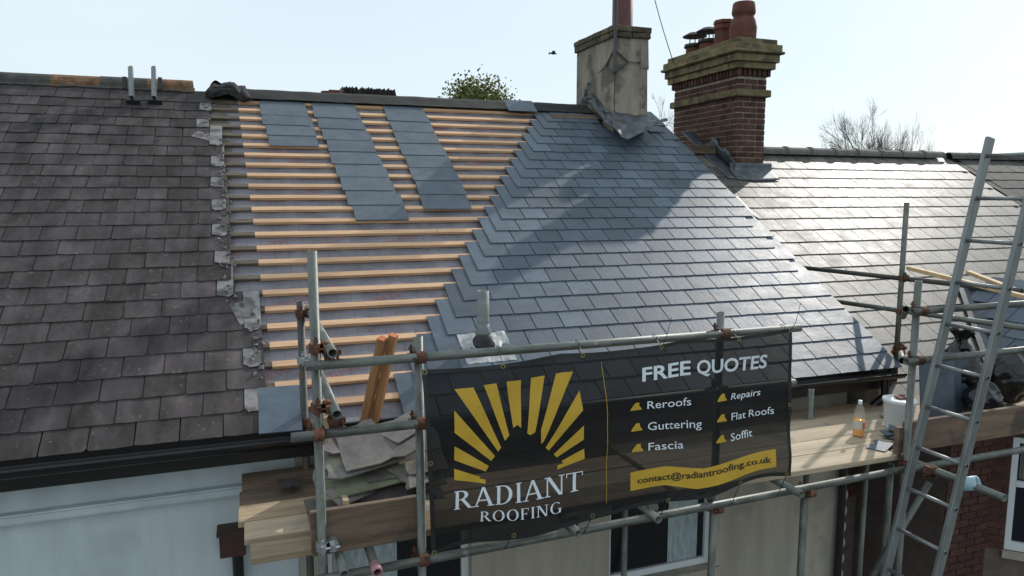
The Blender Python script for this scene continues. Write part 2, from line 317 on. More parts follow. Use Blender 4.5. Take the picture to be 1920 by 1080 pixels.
def ridge_tile_mesh(l, r, m, collar=0.0):
    mb = MB(); n = 8
    ring = lambda x, rr: [(x, rr*math.cos(PI*k/n-.12+.24*k/n), rr*math.sin(PI*k/n-.12+.24*k/n)) for k in range(n+1)]
    vs = ring(0, r)+ring(l, r)+ring(0, r-.014)+ring(l, r-.014); k = n+1; fs = []
    for i in range(n): fs += [(i, i+1, k+i+1, k+i), (2*k+i, 3*k+i, 3*k+i+1, 2*k+i+1), (i, 2*k+i, 2*k+i+1, i+1), (k+i, k+i+1, 3*k+i+1, 3*k+i)]
    fs += [(0, k, 3*k, 2*k), (n, 2*k+n, 3*k+n, k+n)]
    mb.add(vs, fs)
    if collar:
        vs = ring(-.02, r+collar)+ring(.035, r+collar); mb.add(vs, [(i, i+1, k+i+1, k+i) for i in range(n)]); 
        vs = ring(-.02, r+collar)+ring(-.02, r-.01); mb.add(vs, [(i, i+1, k+i+1, k+i) for i in range(n)])
        vs = ring(.035, r+collar)+ring(.035, r-.01); mb.add(vs, [(i, k+i, k+i+1, i+1) for i in range(n)])
    return mb.mesh('ridge_tile', m)
def roof_deck(parent, x0, x1, Z, m='old_batten', h=-.036):
    a = RP(0, 0, h, Z); r = RP(0, RL, h, Z); back = Vector((0, 2*r.y-a.y, a.z)); mb = MB()
    vs = [(x, p.y, p.z) for x in (x0, x1) for p in (a, r, back, Vector((0, back.y, back.z-.12)), Vector((0, a.y, a.z-.12)))]
    mb.add(vs, [(4, 3, 2, 1, 0), (5, 6, 7, 8, 9), (0, 1, 6, 5), (1, 2, 7, 6), (2, 3, 8, 7), (3, 4, 9, 8), (4, 0, 5, 9)])
    return mb.build('roof', m, parent)

# --- left: white painted house with its old slates
HL = thing('terraced_house', 'white painted terraced house with weathered dark slate roof at left', 'house', (-2.5, 5, 0))
w = MB(); w.box((-6, 5.0, 0), (0.24, 13.3, ZA-.10)); w.build('wall', 'white_paint', HL)
w = MB(); zt = atY(200, 948, 4.98).z
w.box((-6, 4.925, zt-.032), (0.20, 5.0, zt+.032)); bevel_me = w.mesh('string_course', 'white_paint'); bevel(bevel_me, .012, 2); inst('string_course', bevel_me, HL, Matrix.Identity(4))
MB().box((-6, 4.76, ZA-.20), (0.24, 4.80, ZA-.005)).build('fascia', 'black_plastic', HL)
MB().box((-6, 4.80, ZA-.20), (0.24, 5.0, ZA-.185)).build('soffit', 'black_plastic', HL)
gutter(HL, -6, 0.19, 4.695, ZA-.045)
for x in np.arange(-5.5, .2, .8): pass
hp = atY(438, 1016, 4.9)
hop = MB(); hop.box((hp.x-.085, 4.84, hp.z-.075), (hp.x+.075, 4.995, hp.z+.075)); ho = hop.build('hopper', 'brown_paint', HL)
MB().box((hp.x-.10, 4.83, hp.z+.075), (hp.x+.09, 4.998, hp.z+.092)).build('rim', 'brown_paint', ho)
MB().rod((hp.x+.02, 4.93, .1), (hp.x+.02, 4.93, hp.z-.07), .036, 12).build('downpipe', 'black_plastic', HL)
roofL = roof_deck(HL, -6, -0.02, ZA)
oldm = [slate_mesh(.25, .47, T*.9, 'old_slate', .004, .018) for _ in range(10)]
oldh = [slate_mesh(.125, .47, T, 'old_slate_pale', .016, .05) for _ in range(5)]
oldp = [slate_mesh(.25, .47, T, 'old_slate_pale', .006, .03) for _ in range(3)]
def xe(u): return -0.31 if u > 3.95 else (-0.115-.028*(u-1.2) if u > 1.15 else .065)
bucket = []
kp = lambda M: in_frame(M@Vector((0, .08, 0)), 25)
for k in range(26):
    u = -.03+.2*k
    l = .47 if u+.47 < 5.1 else 5.1-u
    if l < .15: continue
    e = xe(u+.1)+rnd.uniform(-.012, .012); ms = oldm
    if l < .46: ms = [slate_mesh(.25, l, T, 'old_slate', .004) for _ in range(3)]
    if k % 2:                                                       # pale, formerly covered slate showing at the stripped end
        inst('slate', rnd.choice(oldh), roofL, RM(e-.062, u+rnd.uniform(-.005, .02), .0225, ZA, tilt=.0225/.47, yaw=rnd.gauss(0, .01))) if l > .46 else None
        e -= .125
    x = e-.125
    while x > -4.4:
        lay(roofL, ms, x, u+rnd.gauss(0, .003), ZA, l, 1.6, keep=kp, bucket=bucket, t=T*.9); x -= .2505
    lay(roofL, [slate_mesh(.12, l, T, 'old_slate')], x+.06, u, ZA, l, keep=kp, bucket=bucket)
o = flatten(bucket).build('slate_field', 'old_slate', roofL); o['kind'] = 'stuff'
for px, py, yw in ((468, 606, .3), (410, 262, 1.1)):                # torn pale pieces at the stripped edge
    q = atY(px, py, 4.75); d = ray(px, py); n = Vector((0, -sS, cS)); tt = (RP(0, 0, .02)-C0).dot(n)/d.dot(n); q = C0+d*tt
    inst('slate', oldp[0], roofL, Matrix.Translation(q) @ RM(0, 0, 0).to_3x3().to_4x4() @ Matrix.Rotation(yw, 4, 'Z') @ Matrix.Scale(.55, 4))
mo = MB()
for i in range(170):
    u = rnd.uniform(.45, 4.9); s_ = rnd.uniform(.004, .014); c = RP(xe(u)+rnd.gauss(-.03, .03), u, .022+rnd.uniform(0, .008))
    mo.box((-s_, -s_*rnd.uniform(.6, 1.6), -s_*.5), (s_, s_, s_*.5), Matrix.Translation(c) @ Matrix.Rotation(rnd.uniform(0, 3), 4, (rnd.random(), rnd.random(), rnd.random())), jit=s_*.4)
o = mo.build('mortar_crumbs', 'old_slate_pale', roofL); o['kind'] = 'stuff'
rm = [ridge_tile_mesh(.46, .105, m) for m in ('moss_ridge', 'moss_ridge', 'orange_ridge')]
for i in range(9):
    x = -.50-.46*(i+1); inst('ridge_tile', rm[2] if i in (0, 2) else rm[0], roofL, Matrix.Translation((x, YR, ZA+RL*sS-.015+rnd.uniform(-.004, .004))))
mo = MB(); mo.grid(60, 2, lambda u, v: RP(-4.6+4.12*u, RL-.06-.07*v-.02*noise.noise((u*30, 0, v)), .03-.012*v)); solidify(mo.build('ridge_mortar', 'moss_ridge', roofL), .02)

# --- middle: cream rendered house being re-slated
HM = thing('terraced_house', 'cream rendered terraced house with its roof half stripped and half newly slated', 'house', (2.7, 5, 0))
w = MB(); holes = [(2.68, 3.72, CZ-3.22, CZ-2.02), (0.42, 1.50, CZ-3.25, CZ-2.15)]
wall_holes(w, .242, 5.10, 0, ZA-.10, holes, 5.0); w.box((.242, 5.3, 0), (5.42, 13.3, ZA-.10)); w.build('wall', 'cream_render', HM)
window(HM, 2.68, 3.72, CZ-3.22, CZ-2.02, 5.08, (3.30, 3.60)); window(HM, .42, 1.50, CZ-3.25, CZ-2.15, 5.08, (.48, .95), None)
MB().box((.242, 4.76, ZA-.20), (5.36, 4.80, ZA-.008)).build('fascia', 'black_plastic', HM)
MB().box((.242, 4.80, ZA-.20), (5.36, 5.0, ZA-.185)).build('soffit', 'black_plastic', HM)
gutter(HM, .19, 5.40, 4.695, ZA-.05)
w = MB(); a = RP(0, .12, -.05); r0 = RP(0, RL, -.05); w.add([(5.36, a.y, ZR-.3), (5.36, a.y, a.z), (5.36, r0.y, r0.z), (5.36, 2*r0.y-a.y, a.z), (5.36, 2*r0.y-a.y, ZR-.3)]+[(5.20, a.y, ZR-.3), (5.20, a.y, a.z), (5.20, r0.y, r0.z), (5.20, 2*r0.y-a.y, a.z), (5.20, 2*r0.y-a.y, ZR-.3)],
    [(0, 1, 2, 3, 4), (9, 8, 7, 6, 5), (0, 5, 6, 1), (1, 6, 7, 2), (2, 7, 8, 3), (3, 8, 9, 4)]); w.build('gable_upstand', 'old_render', HM)
# black rainwater pipe with its bends at the right end, and the long downpipe
dp = MB(); dp.path([(5.22, 4.70, ZA-.09), (5.22, 4.70, ZA-.26), (5.12, 4.78, ZA-.40), (4.82, 4.90, ZA-.42), (4.78, 4.95, ZA-.46)], .036, 10); dp.build('swan_neck', 'black_plastic', HM)
MB().rod((5.06, 4.95, .1), (5.06, 4.95, ZA-.42), .036, 12).build('downpipe', 'black_plastic', HM)
for i in range(11):                                                  # scalloped render edge
    z = CZ-2.15-.158*i; mb = MB(); mb.prism([(.0, -.078)]+[(.085*math.cos(a), .075*math.sin(a)) for a in np.linspace(-PI/2, PI/2, 9)]+[(.0, .078)], 0, .05)
    mb.build('scallop', 'cream_render', HM, Matrix.Translation((5.10, 5.05, z)) @ Matrix.Rotation(PI/2, 4, 'X'))
roofM = roof_deck(HM, -0.019, 5.40, ZA, 'black_felt', -.045)
def stair0(u): return .842+.575*(u-.191)+.25
# underlay: sags between the rafters
mem = MB(); NU, NV = 140, 90
def memf(u, v):
    X = -.36+3.9*u+.05*v; uu = .03+5.05*v
    h = -.029-.010*abs(math.sin(PI*X/.4))*abs(math.sin(PI*(uu-.235)/.2035))-.004*noise.noise((X*5, uu*7, 0))
    if abs(uu-1.27) < .03: h += .004
    return RP(X, uu, h)
mem.grid(NU, NV, memf); me = mem.mesh('underlay', 'membrane', True); uvl = me.uv_layers.new()
for lp in me.loops: v = me.vertices[lp.vertex_index].co; uvl.data[lp.index].uv = (v.x, (v.y-YE)/cS)
inst('underlay', me, roofM, Matrix.Identity(4))
lap = MB(); lap.grid(60, 1, lambda u, v: RP(-.1+1.75*u, 1.262+.014*v+.012*noise.noise((u*9, 1, 0)), -.024+.006*v)); solidify(lap.build('underlay_lap', 'black_felt', roofM), .002)
# red print on the underlay, running across it at a slant
cu_ = bpy.data.curves.new('print', 'FONT'); cu_.body = 'PERMAVENT'; cu_.size = .105; cu_.resolution_u = 2
ob = bpy.data.objects.new('print_tmp', cu_); col.objects.link(ob); tme = bpy.data.meshes.new_from_object(ob.evaluated_get(bpy.context.evaluated_depsgraph_get())); bpy.data.objects.remove(ob)
for iu in range(6):
    for ix in range(5):
        X0 = -.15+.62*ix+.31*(iu % 2)+rnd.uniform(-.04, .04); U0 = .42+.78*iu+rnd.uniform(-.05, .05)
        if X0+.55 > stair0(U0): continue
        vs = []
        for v in tme.vertices:
            ca, sa = math.cos(.42), math.sin(.42); X = X0+v.co.x*ca-v.co.y*sa; U_ = U0+v.co.x*sa+v.co.y*ca
            h = -.029-.010*abs(math.sin(PI*X/.4))*abs(math.sin(PI*(U_-.235)/.2035))-.004*noise.noise((X*5, U_*7, 0))
            vs.append(RP(X, U_, h+.0025))
        pb = MB().add(vs, [tuple(p.vertices) for p in tme.polygons]); o = pb.build('underlay_print', 'red_print', roofM); o['kind'] = 'stuff'
# battens
BU = [.235+.2038*k for k in range(24)]
def stair(u): return .842+.575*(u-.191)                              # left edge of the new slating, at the slate heads
for k, u in enumerate(BU):
    xj = .15-.038*u; xr = min(stair(u)+.75, 5.3)
    s0 = xe(u)-.3
    a = MB().box((s0-xj+.0, -.05, -.026), (-.003, 0, 0), jit=.002); a.build('batten', 'old_batten', roofM, RM(xj, u+rnd.gauss(0, .004), -.003, tilt=0, yaw=rnd.gauss(0, .002)))
    cut = rnd.uniform(.35, .8) if k in (3, 10, 13, 17, 20) else None
    segs = [(0, cut*(xr-xj)), (cut*(xr-xj)+.003, xr-xj)] if cut else [(0, xr-xj)]
    for s, e in segs:
        me = MB().box((s, -.058, -.028), (e, 0, 0)).mesh('batten', 'new_batten'); bevel(me, .002)
        inst('batten', me, roofM, RM(xj, u, .0, yaw=rnd.gauss(0, .0007)))
for u, x0, x1 in ((5.06, 1.2, 4.35), (4.98, 3.6, 4.3)):
    MB().box((0, -.05, -.026), (x1-x0, 0, 0)).build('batten', 'new_batten', roofM, RM(x0, u, .001, yaw=.002))
rp = MB()
for x, y in ((655, 421), (690, 421), (718, 421)):                    # red marking crayon on one batten
    q = atY(x, y, 4.75); d = ray(x, y); n = Vector((0, -sS, cS)); 
# new slating, half-slate staircase on its left edge
GA = .2035; LEN = .46
newm = [slate_mesh(.25, LEN, T, 'new_slate', .0022, .004) for _ in range(14)]
spots = []
for k in range(26):
    u = -.05+GA*k; l = min(LEN, 5.13-u)
    if l < .2: continue
    x = stair(u+LEN)+.125
    if k == 0: x -= .02
    xr = 5.41+rnd.uniform(-.006, .006)
    while x < xr-.04:
        w = .25
        if x+.125 > xr-.10: w = xr-(x-.125); x = xr-w/2
        spots.append((x, u, w, l, k)); x += w/2+.1255
    pass
cand = []
for s in spots:
    x, u, w, l, k = s
    # no slates where the rendered chimney and its torn flashing stand
    if 4.40 < x < 5.06 and u+.1 > 4.32: continue
    if k >= 24 and x > 4.2: continue
    cand.append(s)
order = sorted(range(len(cand)), key=lambda i: (RP(cand[i][0], cand[i][1])-C0).length)
near = set(order[:298]); bucket = []
for i, (x, u, w, l, k) in enumerate(cand):
    ms = newm if abs(w-.25) < .01 and l == LEN else [slate_mesh(w, l, T, 'new_slate', .002, .003)]
    lay(roofM, ms, x, u+rnd.gauss(0, .0012), ZA, l, .6, keep=(lambda M, i=i: i in near), bucket=bucket)
if bucket: o = flatten(bucket).build('slate_field', 'new_slate', roofM); o['kind'] = 'stuff'
# felt over the ridge
for a, b in ((.02, 1.22), (1.20, 2.30), (2.28, 3.42), (3.40, 4.42)):
    rf = MB()
    def ff(u, v, a=a, b=b):
        X = a+(b-a)*u; s = (v-.5)*.52
        wob = .006*noise.noise((X*6, v*3, 2))
        p = RP(X, RL-abs(s)*1.0+.0, .035+wob) if s < 0 else Vector((X, YR+s*cS, RP(0, RL, .035).z-s*sS+wob))
        return p
    rf.grid(24, 10, ff); solidify(rf.build('ridge_felt', 'black_felt', roofM), .004)

# --- right: red brick house with a canted bay
HR = thing('terraced_house', 'red brick terraced house with pale shining slate roof and canted bay', 'house', (8, 5, 0))
w = MB(); wall_holes(w, 5.104, 11.2, 0, ZR-.02, [(5.104, 6.45, 0, ZR-.25)], 5.004); w.box((5.43, 6.1, 0), (11.2, 13.3, ZR-.02)); w.box((6.45, 5.304, 0), (6.75, 6.1, ZR-.02)); w.box((5.104, 5.304, ZR-.25), (6.45, 6.1, ZR-.1))
wallR = w.build('wall', 'mortar_dark', HR)
bst = [MB().box((-.107, -.012, -.0325), (.107, .05, .0325), jit=.0015).mesh('brick', 'brick_red') for _ in range(6)]
bhd = [MB().box((-.051, -.012, -.0325), (.051, .05, .0325), jit=.0015).mesh('brick', 'brick_red') for _ in range(4)]
def brick_run(parent, p0, p1, z, k, st, hd, flem=False, lim=None):
    p0 = Vector(p0); p1 = Vector(p1); L_ = (p1-p0).length; d = (p1-p0)/L_; ang = math.atan2(d.y, d.x); x = 0; i = k % 2
    while x < L_-.03:
        head = (i % 2 == 1) if flem else (x == 0 and k % 2)
        wd = .1025 if head else .215
        if x+wd > L_: wd = L_-x
        me = rnd.choice(hd if wd < .15 else st); sc = wd/(.1025 if wd < .15 else .215)
        c = p0+d*(x+wd/2)
        M = Matrix.Translation((c.x, c.y, z)) @ Matrix.Rotation(ang, 4, 'Z') @ Matrix.Diagonal((sc*.985, 1, 1, 1))
        if lim is None or lim(Vector((c.x, c.y, z))): inst('brick', me, parent, M)
        x += wd+.010; i += 1
for k in range(26):
    z = ZR-.12-.075*k
    brick_run(wallR, (6.45, 5.0, 0), (7.06, 5.0, 0), z, k, bst, bhd, lim=lambda p: in_frame(p, 60))
    if k > 3: brick_run(wallR, (5.45, 6.096, 0), (6.45, 6.096, 0), z, k, bst, bhd, lim=lambda p: in_frame(p, 30) and p.z > CZ-3.4)
# canted bay
BX, BD = 7.06, .62
bay = [(BX, 5.0), (BX+BD, 5.0-BD), (BX+BD+1.0, 5.0-BD), (BX+2*BD+1.0, 5.0)]
w = MB(); z0, z1 = CZ-3.62, CZ-2.42; bz = ZR-.20
w.prism(bay, 0, z0); w.prism(bay, z1, bz)
for (ax, ay), f in ((bay[0], .16), (bay[1], .0)):
    pass
d = Vector((1, -1, 0)).normalized(); A = Vector((BX, 5.0, 0))
pier = [(BX, 5.0), tuple((A+d*.17)[:2]), tuple((A+d*.17+Vector((.15, .15, 0)))[:2]), (BX+.25, 5.0)]
w.prism(pier, z0, z1); bw = w.build('bay_wall', 'mortar_dark', HR)
for k in range(17):
    z = z1-.04-.075*k
    if z > z0+.02: brick_run(bw, A+Vector((-.003, -.003, 0)), A+d*.165+Vector((-.003, -.003, 0)), z, k, bst, bhd)
for k in range(6): brick_run(bw, A+Vector((-.003, -.003, 0)), A+d*.86+Vector((-.003, -.003, 0)), z1+.04+.075*k, k, bst, bhd)
def bayp(t, off, z): return A+d*t+Vector((.7071, .7071, 0))*off+Vector((0, 0, z))
Mb = Matrix.Translation(A) @ Matrix.Rotation(-PI/4, 4, 'Z')
wf = MB(); t0, t1 = .17, .86; f = .06
for lo, hi in (((t0, 0.02, z0), (t0+f, .09, z1)), ((t1-f, .02, z0), (t1, .09, z1)), ((t0+f, .02, z0), (t1-f, .09, z0+f+.03)), ((t0+f, .02, z1-f), (t1-f, .09, z1)), ((t0+f, .015, z0+.68), (t1-f, .09, z0+.74))): wf.box(lo, hi)
bwin = wf.build('window', 'upvc', HR, Mb)
MB().box((t0+f, .05, z0+f), (t1-f, .062, z1-f)).build('pane', 'glass', bwin, Mb)
MB().box((t0-.02, -.05, z0-.07), (t1+.05, .1, z0-.003)).build('sill', 'cream_render', bwin, Mb)
cu = MB(); cu.grid(24, 1, lambda u, v: Mb@Vector((t0+f+.02+.2*u, .04+.006*math.sin(u*30), z0+.76+(z1-z0-.84)*v))); cu.build('curtain', 'curtain', bwin)
wf2 = MB(); x0, x1, y = bay[1][0], bay[2][0], bay[1][1]+.02
for lo, hi in (((x0+.003, y, z0), (x0+f, y+.07, z1)), ((x1-f, y, z0), (x1, y+.07, z1)), ((x0+f, y, z0), (x1-f, y+.07, z0+f)), ((x0+f, y, z1-f), (x1-f, y+.07, z1))): wf2.box(lo, hi)
bw2 = wf2.build('window', 'upvc', HR); MB().box((x0+f, y+.03, z0+f), (x1-f, y+.045, z1-f)).build('pane', 'glass', bw2)
# main roof of the right house
roofR = roof_deck(HR, 5.40, 11.2, ZR, 'old_batten', -.02)
GR, WR, LR = .262, .30, .58
silm = [slate_mesh(WR, LR, T, 'silver_slate', .002, .006) for _ in range(12)]
q = atX(1812, 540, 8.0); n = Vector((0, -sS, cS)); dd = ray(1812, 540); qb = C0+dd*((RP(0, 0, .02, ZR)-C0).dot(n)/dd.dot(n))   # where the bay roof ridge meets the main slope
bxr, byr, bzr = qb
cand = []
for k in range(20):
    u = -.05+GR*k; l = min(LR, 5.12-u); x = 5.46+WR/2-(WR/2 if k % 2 else 0)
    if l < .2: continue
    while x < 11.15:
        wd = WR
        if x-WR/2 < 5.44: wd = WR/2; x = 5.44+wd/2
        p = RP(x, u+.13, 0, ZR)
        inbay = p.y < byr and abs(x-bxr) < (byr-p.y)*.95+.05
        inch = 6.42 < x < 7.0 and 8.40 < p.y
        if not inbay and not inch: cand.append((x, u, wd, l))
        x += wd/2+WR/2+.0015
order = sorted([i for i in range(len(cand)) if in_frame(RP(cand[i][0], cand[i][1], 0, ZR), 10)], key=lambda i: (RP(cand[i][0], cand[i][1], 0, ZR)-C0).length)
near = set(order[:298]); bucket = []
for i, (x, u, wd, l) in enumerate(cand):
    ms = silm if wd == WR and l == LR else [slate_mesh(wd, l, T, 'silver_slate', .002, .004)]
    lay(roofR, ms, x, u+rnd.gauss(0, .001), ZR, l, .5, keep=(lambda M, i=i: i in near), bucket=bucket)
o = flatten(bucket).build('slate_field', 'silver_slate', roofR); o['kind'] = 'stuff'
rm = ridge_tile_mesh(.46, .10, 'grey_ridge', .016)
for i in range(12): inst('ridge_tile', rm, roofR, Matrix.Translation((5.46+.468*i, YR, ZR+RL*sS+.005)))
# bay roof: a small gable roof running forward from the main slope, its left slope in the shade
yf = bay[1][1]-.15; hw = 1.15; drop = hw*.72
bt = MB(); ev = bzr-drop
def bpnt(x, y, z): return (x, y, z)
ybl = byr-drop/math.tan(SL)
bt.add([(bxr, byr+.02, bzr), (bxr, yf, bzr), (bxr-hw, yf, ev), (bxr-hw, ybl, ev), (bxr+hw, yf, ev), (bxr+hw, ybl, ev), (bxr, yf, ev-.02), ], [(0, 3, 2, 1), (0, 1, 4, 5), (1, 2, 6), (1, 6, 4), (2, 3, 5, 4, 6)])
bayr = bt.build('bay_roof', 'lead', HR)
tl = math.atan2(drop, hw); slant = math.hypot(hw, drop)
for k in range(6):
    s = .02+.235*k
    for i in range(9):
        y = yf+.125+.25*i+(.125 if k % 2 else 0)
        # stay inside the valley line
        ymax = byr-(byr-ybl)*(1-(s+.12)/slant)
        if y+.10 > ymax: continue
        px_ = bxr-hw+s*math.cos(tl); pz_ = ev+s*math.sin(tl)
        R = Matrix(((0, math.cos(tl), -math.sin(tl)), (-1, 0, 0), (0, math.sin(tl), math.cos(tl)))).to_4x4()
        inst('slate', rnd.choice(newm), bayr, Matrix.Translation((px_, y, pz_)) @ R @ Matrix.Translation((0, 0, .018)) @ Matrix.Rotation(-.03, 4, 'X'))
vl = MB(); a = Vector((bxr, byr+.02, bzr+.025)); b_ = Vector((bxr-hw, ybl, ev+.02))
vl.grid(12, 2, lambda u, v: a.lerp(b_, u)+Vector((-.13+.22*v, -.01*math.sin(v*PI)*0, .015+.012*abs(v-.45)*2*.5))); solidify(vl.build('valley_lead', 'lead', bayr), .004)
MB().rod((bxr, byr+.05, bzr+.02), (bxr, yf-.02, bzr+.02), .05, 10).build('ridge_roll', 'lead', bayr)
MB().box((bxr-hw*.42, yf-.03, ev+.0), (bxr-hw*.36, yf, bzr-.35)).build('gable_batten', 'upvc', bayr)

# --- far right: the next house
HF = thing('terraced_house', 'neighbouring house with dull dark slate roof at far right edge', 'house', (14, 5, 0))
MB().box((11.2, 5.0, 0), (17, 13.3, ZR-.1)).build('wall', 'brick_red', HF)
roofF = roof_deck(HF, 11.2, 17, ZR, 'far_slate', -.02)
fm = [slate_mesh(.3, .58, T, 'far_slate', .004, .01) for _ in range(6)]; bucket = []
for k in range(20):
    u = -.05+GR*k; l = min(.58, 5.12-u)
    if l < .2: continue
    ms = fm if l == .58 else [slate_mesh(.3, l, T, 'far_slate', .004) for _ in range(2)]
    x = 11.22+(.15 if k % 2 else .30)-.0
    while x < 16.9:
        lay(roofF, ms, x, u, ZR, l, 1.5, keep=lambda M: in_frame(M.translation, 10), bucket=bucket); x += .302
o = flatten(bucket).build('slate_field', 'far_slate', roofF); o['kind'] = 'stuff'
rm = ridge_tile_mesh(.46, .10, 'moss_ridge')
for i in range(12): inst('ridge_tile', rm, roofF, Matrix.Translation((11.22+.463*i, YR, ZR+RL*sS+.0+rnd.uniform(-.006, .006))))
# ------------------------------------------------------------------ brick chimney on the right-hand roof
BXa, BXb = 6.50, 6.98; BYa, BYb = 8.62, 10.22; zc = CZ
CB = thing('brick_chimney', 'tall dark red brick chimney with mossy stepped cap and four pots', 'chimney', ((BXa+BXb)/2, (BYa+BYb)/2, CZ-.3))
core = MB(); core.box((BXa+.006, BYa+.006, CZ-.4), (BXb-.006, BYb-.006, CZ+1.66)); core = core.build('stack', 'mortar', CB)
cst = [MB().box((-.107, -.004, -.0325), (.107, .05, .0325), jit=.002).mesh('brick', 'brick') for _ in range(8)]
chd = [MB().box((-.051, -.004, -.0325), (.051, .05, .0325), jit=.002).mesh('brick', 'brick') for _ in range(5)]
back = []
nb = 0
z = CZ-.05; k = 0
while z < CZ+1.62:
    if not (1.36 < z-CZ < 1.475):
        e = .003
        brick_run(core, (BXa, BYa+e, 0), (BXb, BYa+e, 0), z, k, cst, chd, flem=True, lim=lambda p: p.z > RP(0, (p.y-YE)/cS, 0, ZR).z-.02)
        brick_run(core, (BXa+e, BYb, 0), (BXa+e, BYa+.06, 0), z, k+1, cst, chd, flem=True, lim=lambda p: p.z > RP(0, min((p.y-YE)/cS, 2*RL-(p.y-YE)/cS), 0, ZR).z-.02)
        for p0, p1 in (((BXb-e, BYa+.06, 0), (BXb-e, BYb, 0)), ((BXb-.06, BYb-e, 0), (BXa+.06, BYb-e, 0))):     # the two faces away from the camera
            p0 = Vector(p0); p1 = Vector(p1); Ln = (p1-p0).length; d = (p1-p0)/Ln; ang = math.atan2(d.y, d.x); x = .1 if k % 2 else 0
            while x < Ln-.1:
                wd = min(.215, Ln-x); c = p0+d*(x+wd/2)
                back.append((rnd.choice(cst), Matrix.Translation((c.x, c.y, z)) @ Matrix.Rotation(ang, 4, 'Z') @ Matrix.Diagonal((wd/.215, 1, 1, 1)))); x += wd+.01
    z += .0775; k += 1
o = flatten(back).build('brick_field', 'brick', CB); o['kind'] = 'stuff'
def tier(z0, z1, o, m, name, seg=.44, r=0.006):
    # a course of separate stones round the stack
    for (xa, ya, xb, yb) in ((BXa-o, BYa-o, BXb+o, BYa+.10), (BXa-o, BYa+.103, BXa+.10, BYb-.103), (BXb-.10, BYa+.103, BXb+o, BYb-.103), (BXa-o, BYb-.10, BXb+o, BYb+o)):
        along = 0 if (xb-xa) > (yb-ya) else 1
        Ln = (xb-xa) if along == 0 else (yb-ya); n = max(1, round(Ln/seg))
        for i in range(n):
            a = i*Ln/n+.001; b = (i+1)*Ln/n-.001
            lo = (xa+a, ya, CZ+z0+.001) if along == 0 else (xa, ya+a, CZ+z0+.001); hi = (xa+b, yb, CZ+z1-.001) if along == 0 else (xb, ya+b, CZ+z1-.001)
            me = MB().box(lo, hi, jit=.002).mesh(name, m); bevel(me, r); inst(name, me, CB, Matrix.Identity(4))
tier(1.37, 1.47, .055, 'mossy_stone', 'band_stone', .5, .012)
for (xa, xb, y, ax) in ((BXa-.04, BXb+.04, BYa-.045, 0), (BYa, BYb+.03, BXa-.045, 1)):      # dentils
    n = int((xb-xa)/.075)
    for i in range(n):
        c = xa+.035+i*(xb-xa-.07)/(n-1)
        lo, hi = ((c-.024, y, CZ+1.655), (c+.024, y+.07, CZ+1.742)) if ax == 0 else ((y, c-.024, CZ+1.655), (y+.07, c+.024, CZ+1.742))
        inst('dentil', MB().box(lo, hi, jit=.003).mesh('dentil', 'brick'), CB, Matrix.Identity(4))
MB().box((BXa-.02, BYa-.02, CZ+1.65), (BXb+.02, BYb+.02, CZ+1.745)).build('dentil_course', 'brick', CB)
tier(1.745, 1.835, .085, 'mossy_stone', 'cap_stone'); tier(1.836, 1.94, .12, 'mossy_stone', 'cap_stone', .5)
tier(1.941, 1.985, .175, 'mossy_stone', 'cap_stone', .6, .018); tier(1.986, 2.075, .14, 'mossy_stone', 'cap_stone', .55); tier(2.076, 2.15, .09, 'mossy_stone', 'cap_stone', .5)
MB().box((BXa-.02, BYa-.02, CZ+1.75), (BXb+.02, BYb+.02, CZ+2.135)).build('cap_core', 'mortar', CB)
def potY(px): q = atX(px, 60, 6.74); return q.y
zt = CZ+2.13; pm = lambda y: Matrix.Translation((6.74, y, zt))
y = potY(1393)
MB().lathe([(.175, 0), (.185, .10), (.19, .22), (.165, .33), (.135, .38), (.155, .40), (.165, .43), (.152, .555), (.140, .57), (.118, .57), (.118, .46)], 20, pm(max(y, BYa+.16))).build('chimney_pot', 'terracotta', CB, smooth=True)
y = potY(1357); q = MB(); q.lathe([(.15, 0), (.13, .25), (.128, .27), (.155, .30), (.155, .345), (.135, .36), (.155, .375), (.15, .42), (.115, .42), (.115, .35)], 8, pm(y)); q.build('chimney_pot', 'terracotta', CB)
for px in (1329, 1303):
    y = potY(px); p = MB().lathe([(.14, 0), (.13, .16), (.13, .175)], 18, pm(y)).build('chimney_pot', 'terracotta', CB, smooth=True)
    c = MB(); c.lathe([(.15, .165), (.165, .18), (.155, .22), (.09, .235)], 18, pm(y)); c.lathe([(.185, .335), (.19, .345), (.10, .395), (.02, .41)], 18, pm(y))
    for a in (0, 2.1, 4.2): c.rod((6.74+.08*math.cos(a), y+.08*math.sin(a), zt+.22), (6.74+.08*math.cos(a), y+.08*math.sin(a), zt+.35), .008, 6)
    c.build('cowl', 'cowl', p)
# stepped lead flashing on the left face, apron in front
fl = MB()
def stepf(u, v):
    y = BYa-.03+1.15*u; base = RP(0, (y-YE)/cS, 0, ZR).z if y < YR else 2*RP(0, RL, 0, ZR).z-RP(0, (y-YE)/cS, 0, ZR).z
    return Vector((BXa-.02, y, base+(.02+(.17+.05*(math.floor(u*8) % 2))*v)))
fl.grid(32, 3, stepf)
def soak(u, v):
    y = BYa-.18+1.2*u; base = RP(0, (y-YE)/cS, 0, ZR)
    return Vector((BXa-.02-.22*v, y, base.z+0.035+.008*math.sin(u*9+v*2)*v))
fl.grid(32, 4, soak)
def apron(u, v):
    X = BXa-.10+.72*u; zt_ = RP(0, (BYa-YE)/cS, 0, ZR).z
    if v < .5: return Vector((X, BYa-.012-.01*v, zt_+.15-.24*v))
    s = (v-.5)*2; uu = (BYa-.015-YE)/cS-.20*s-.03*math.sin(u*PI)*s
    return RP(X, uu, .035+.02*(1-s), ZR)
fl.grid(20, 8, apron); solidify(fl.build('lead_flashing', 'lead', CB, smooth=True), .004)
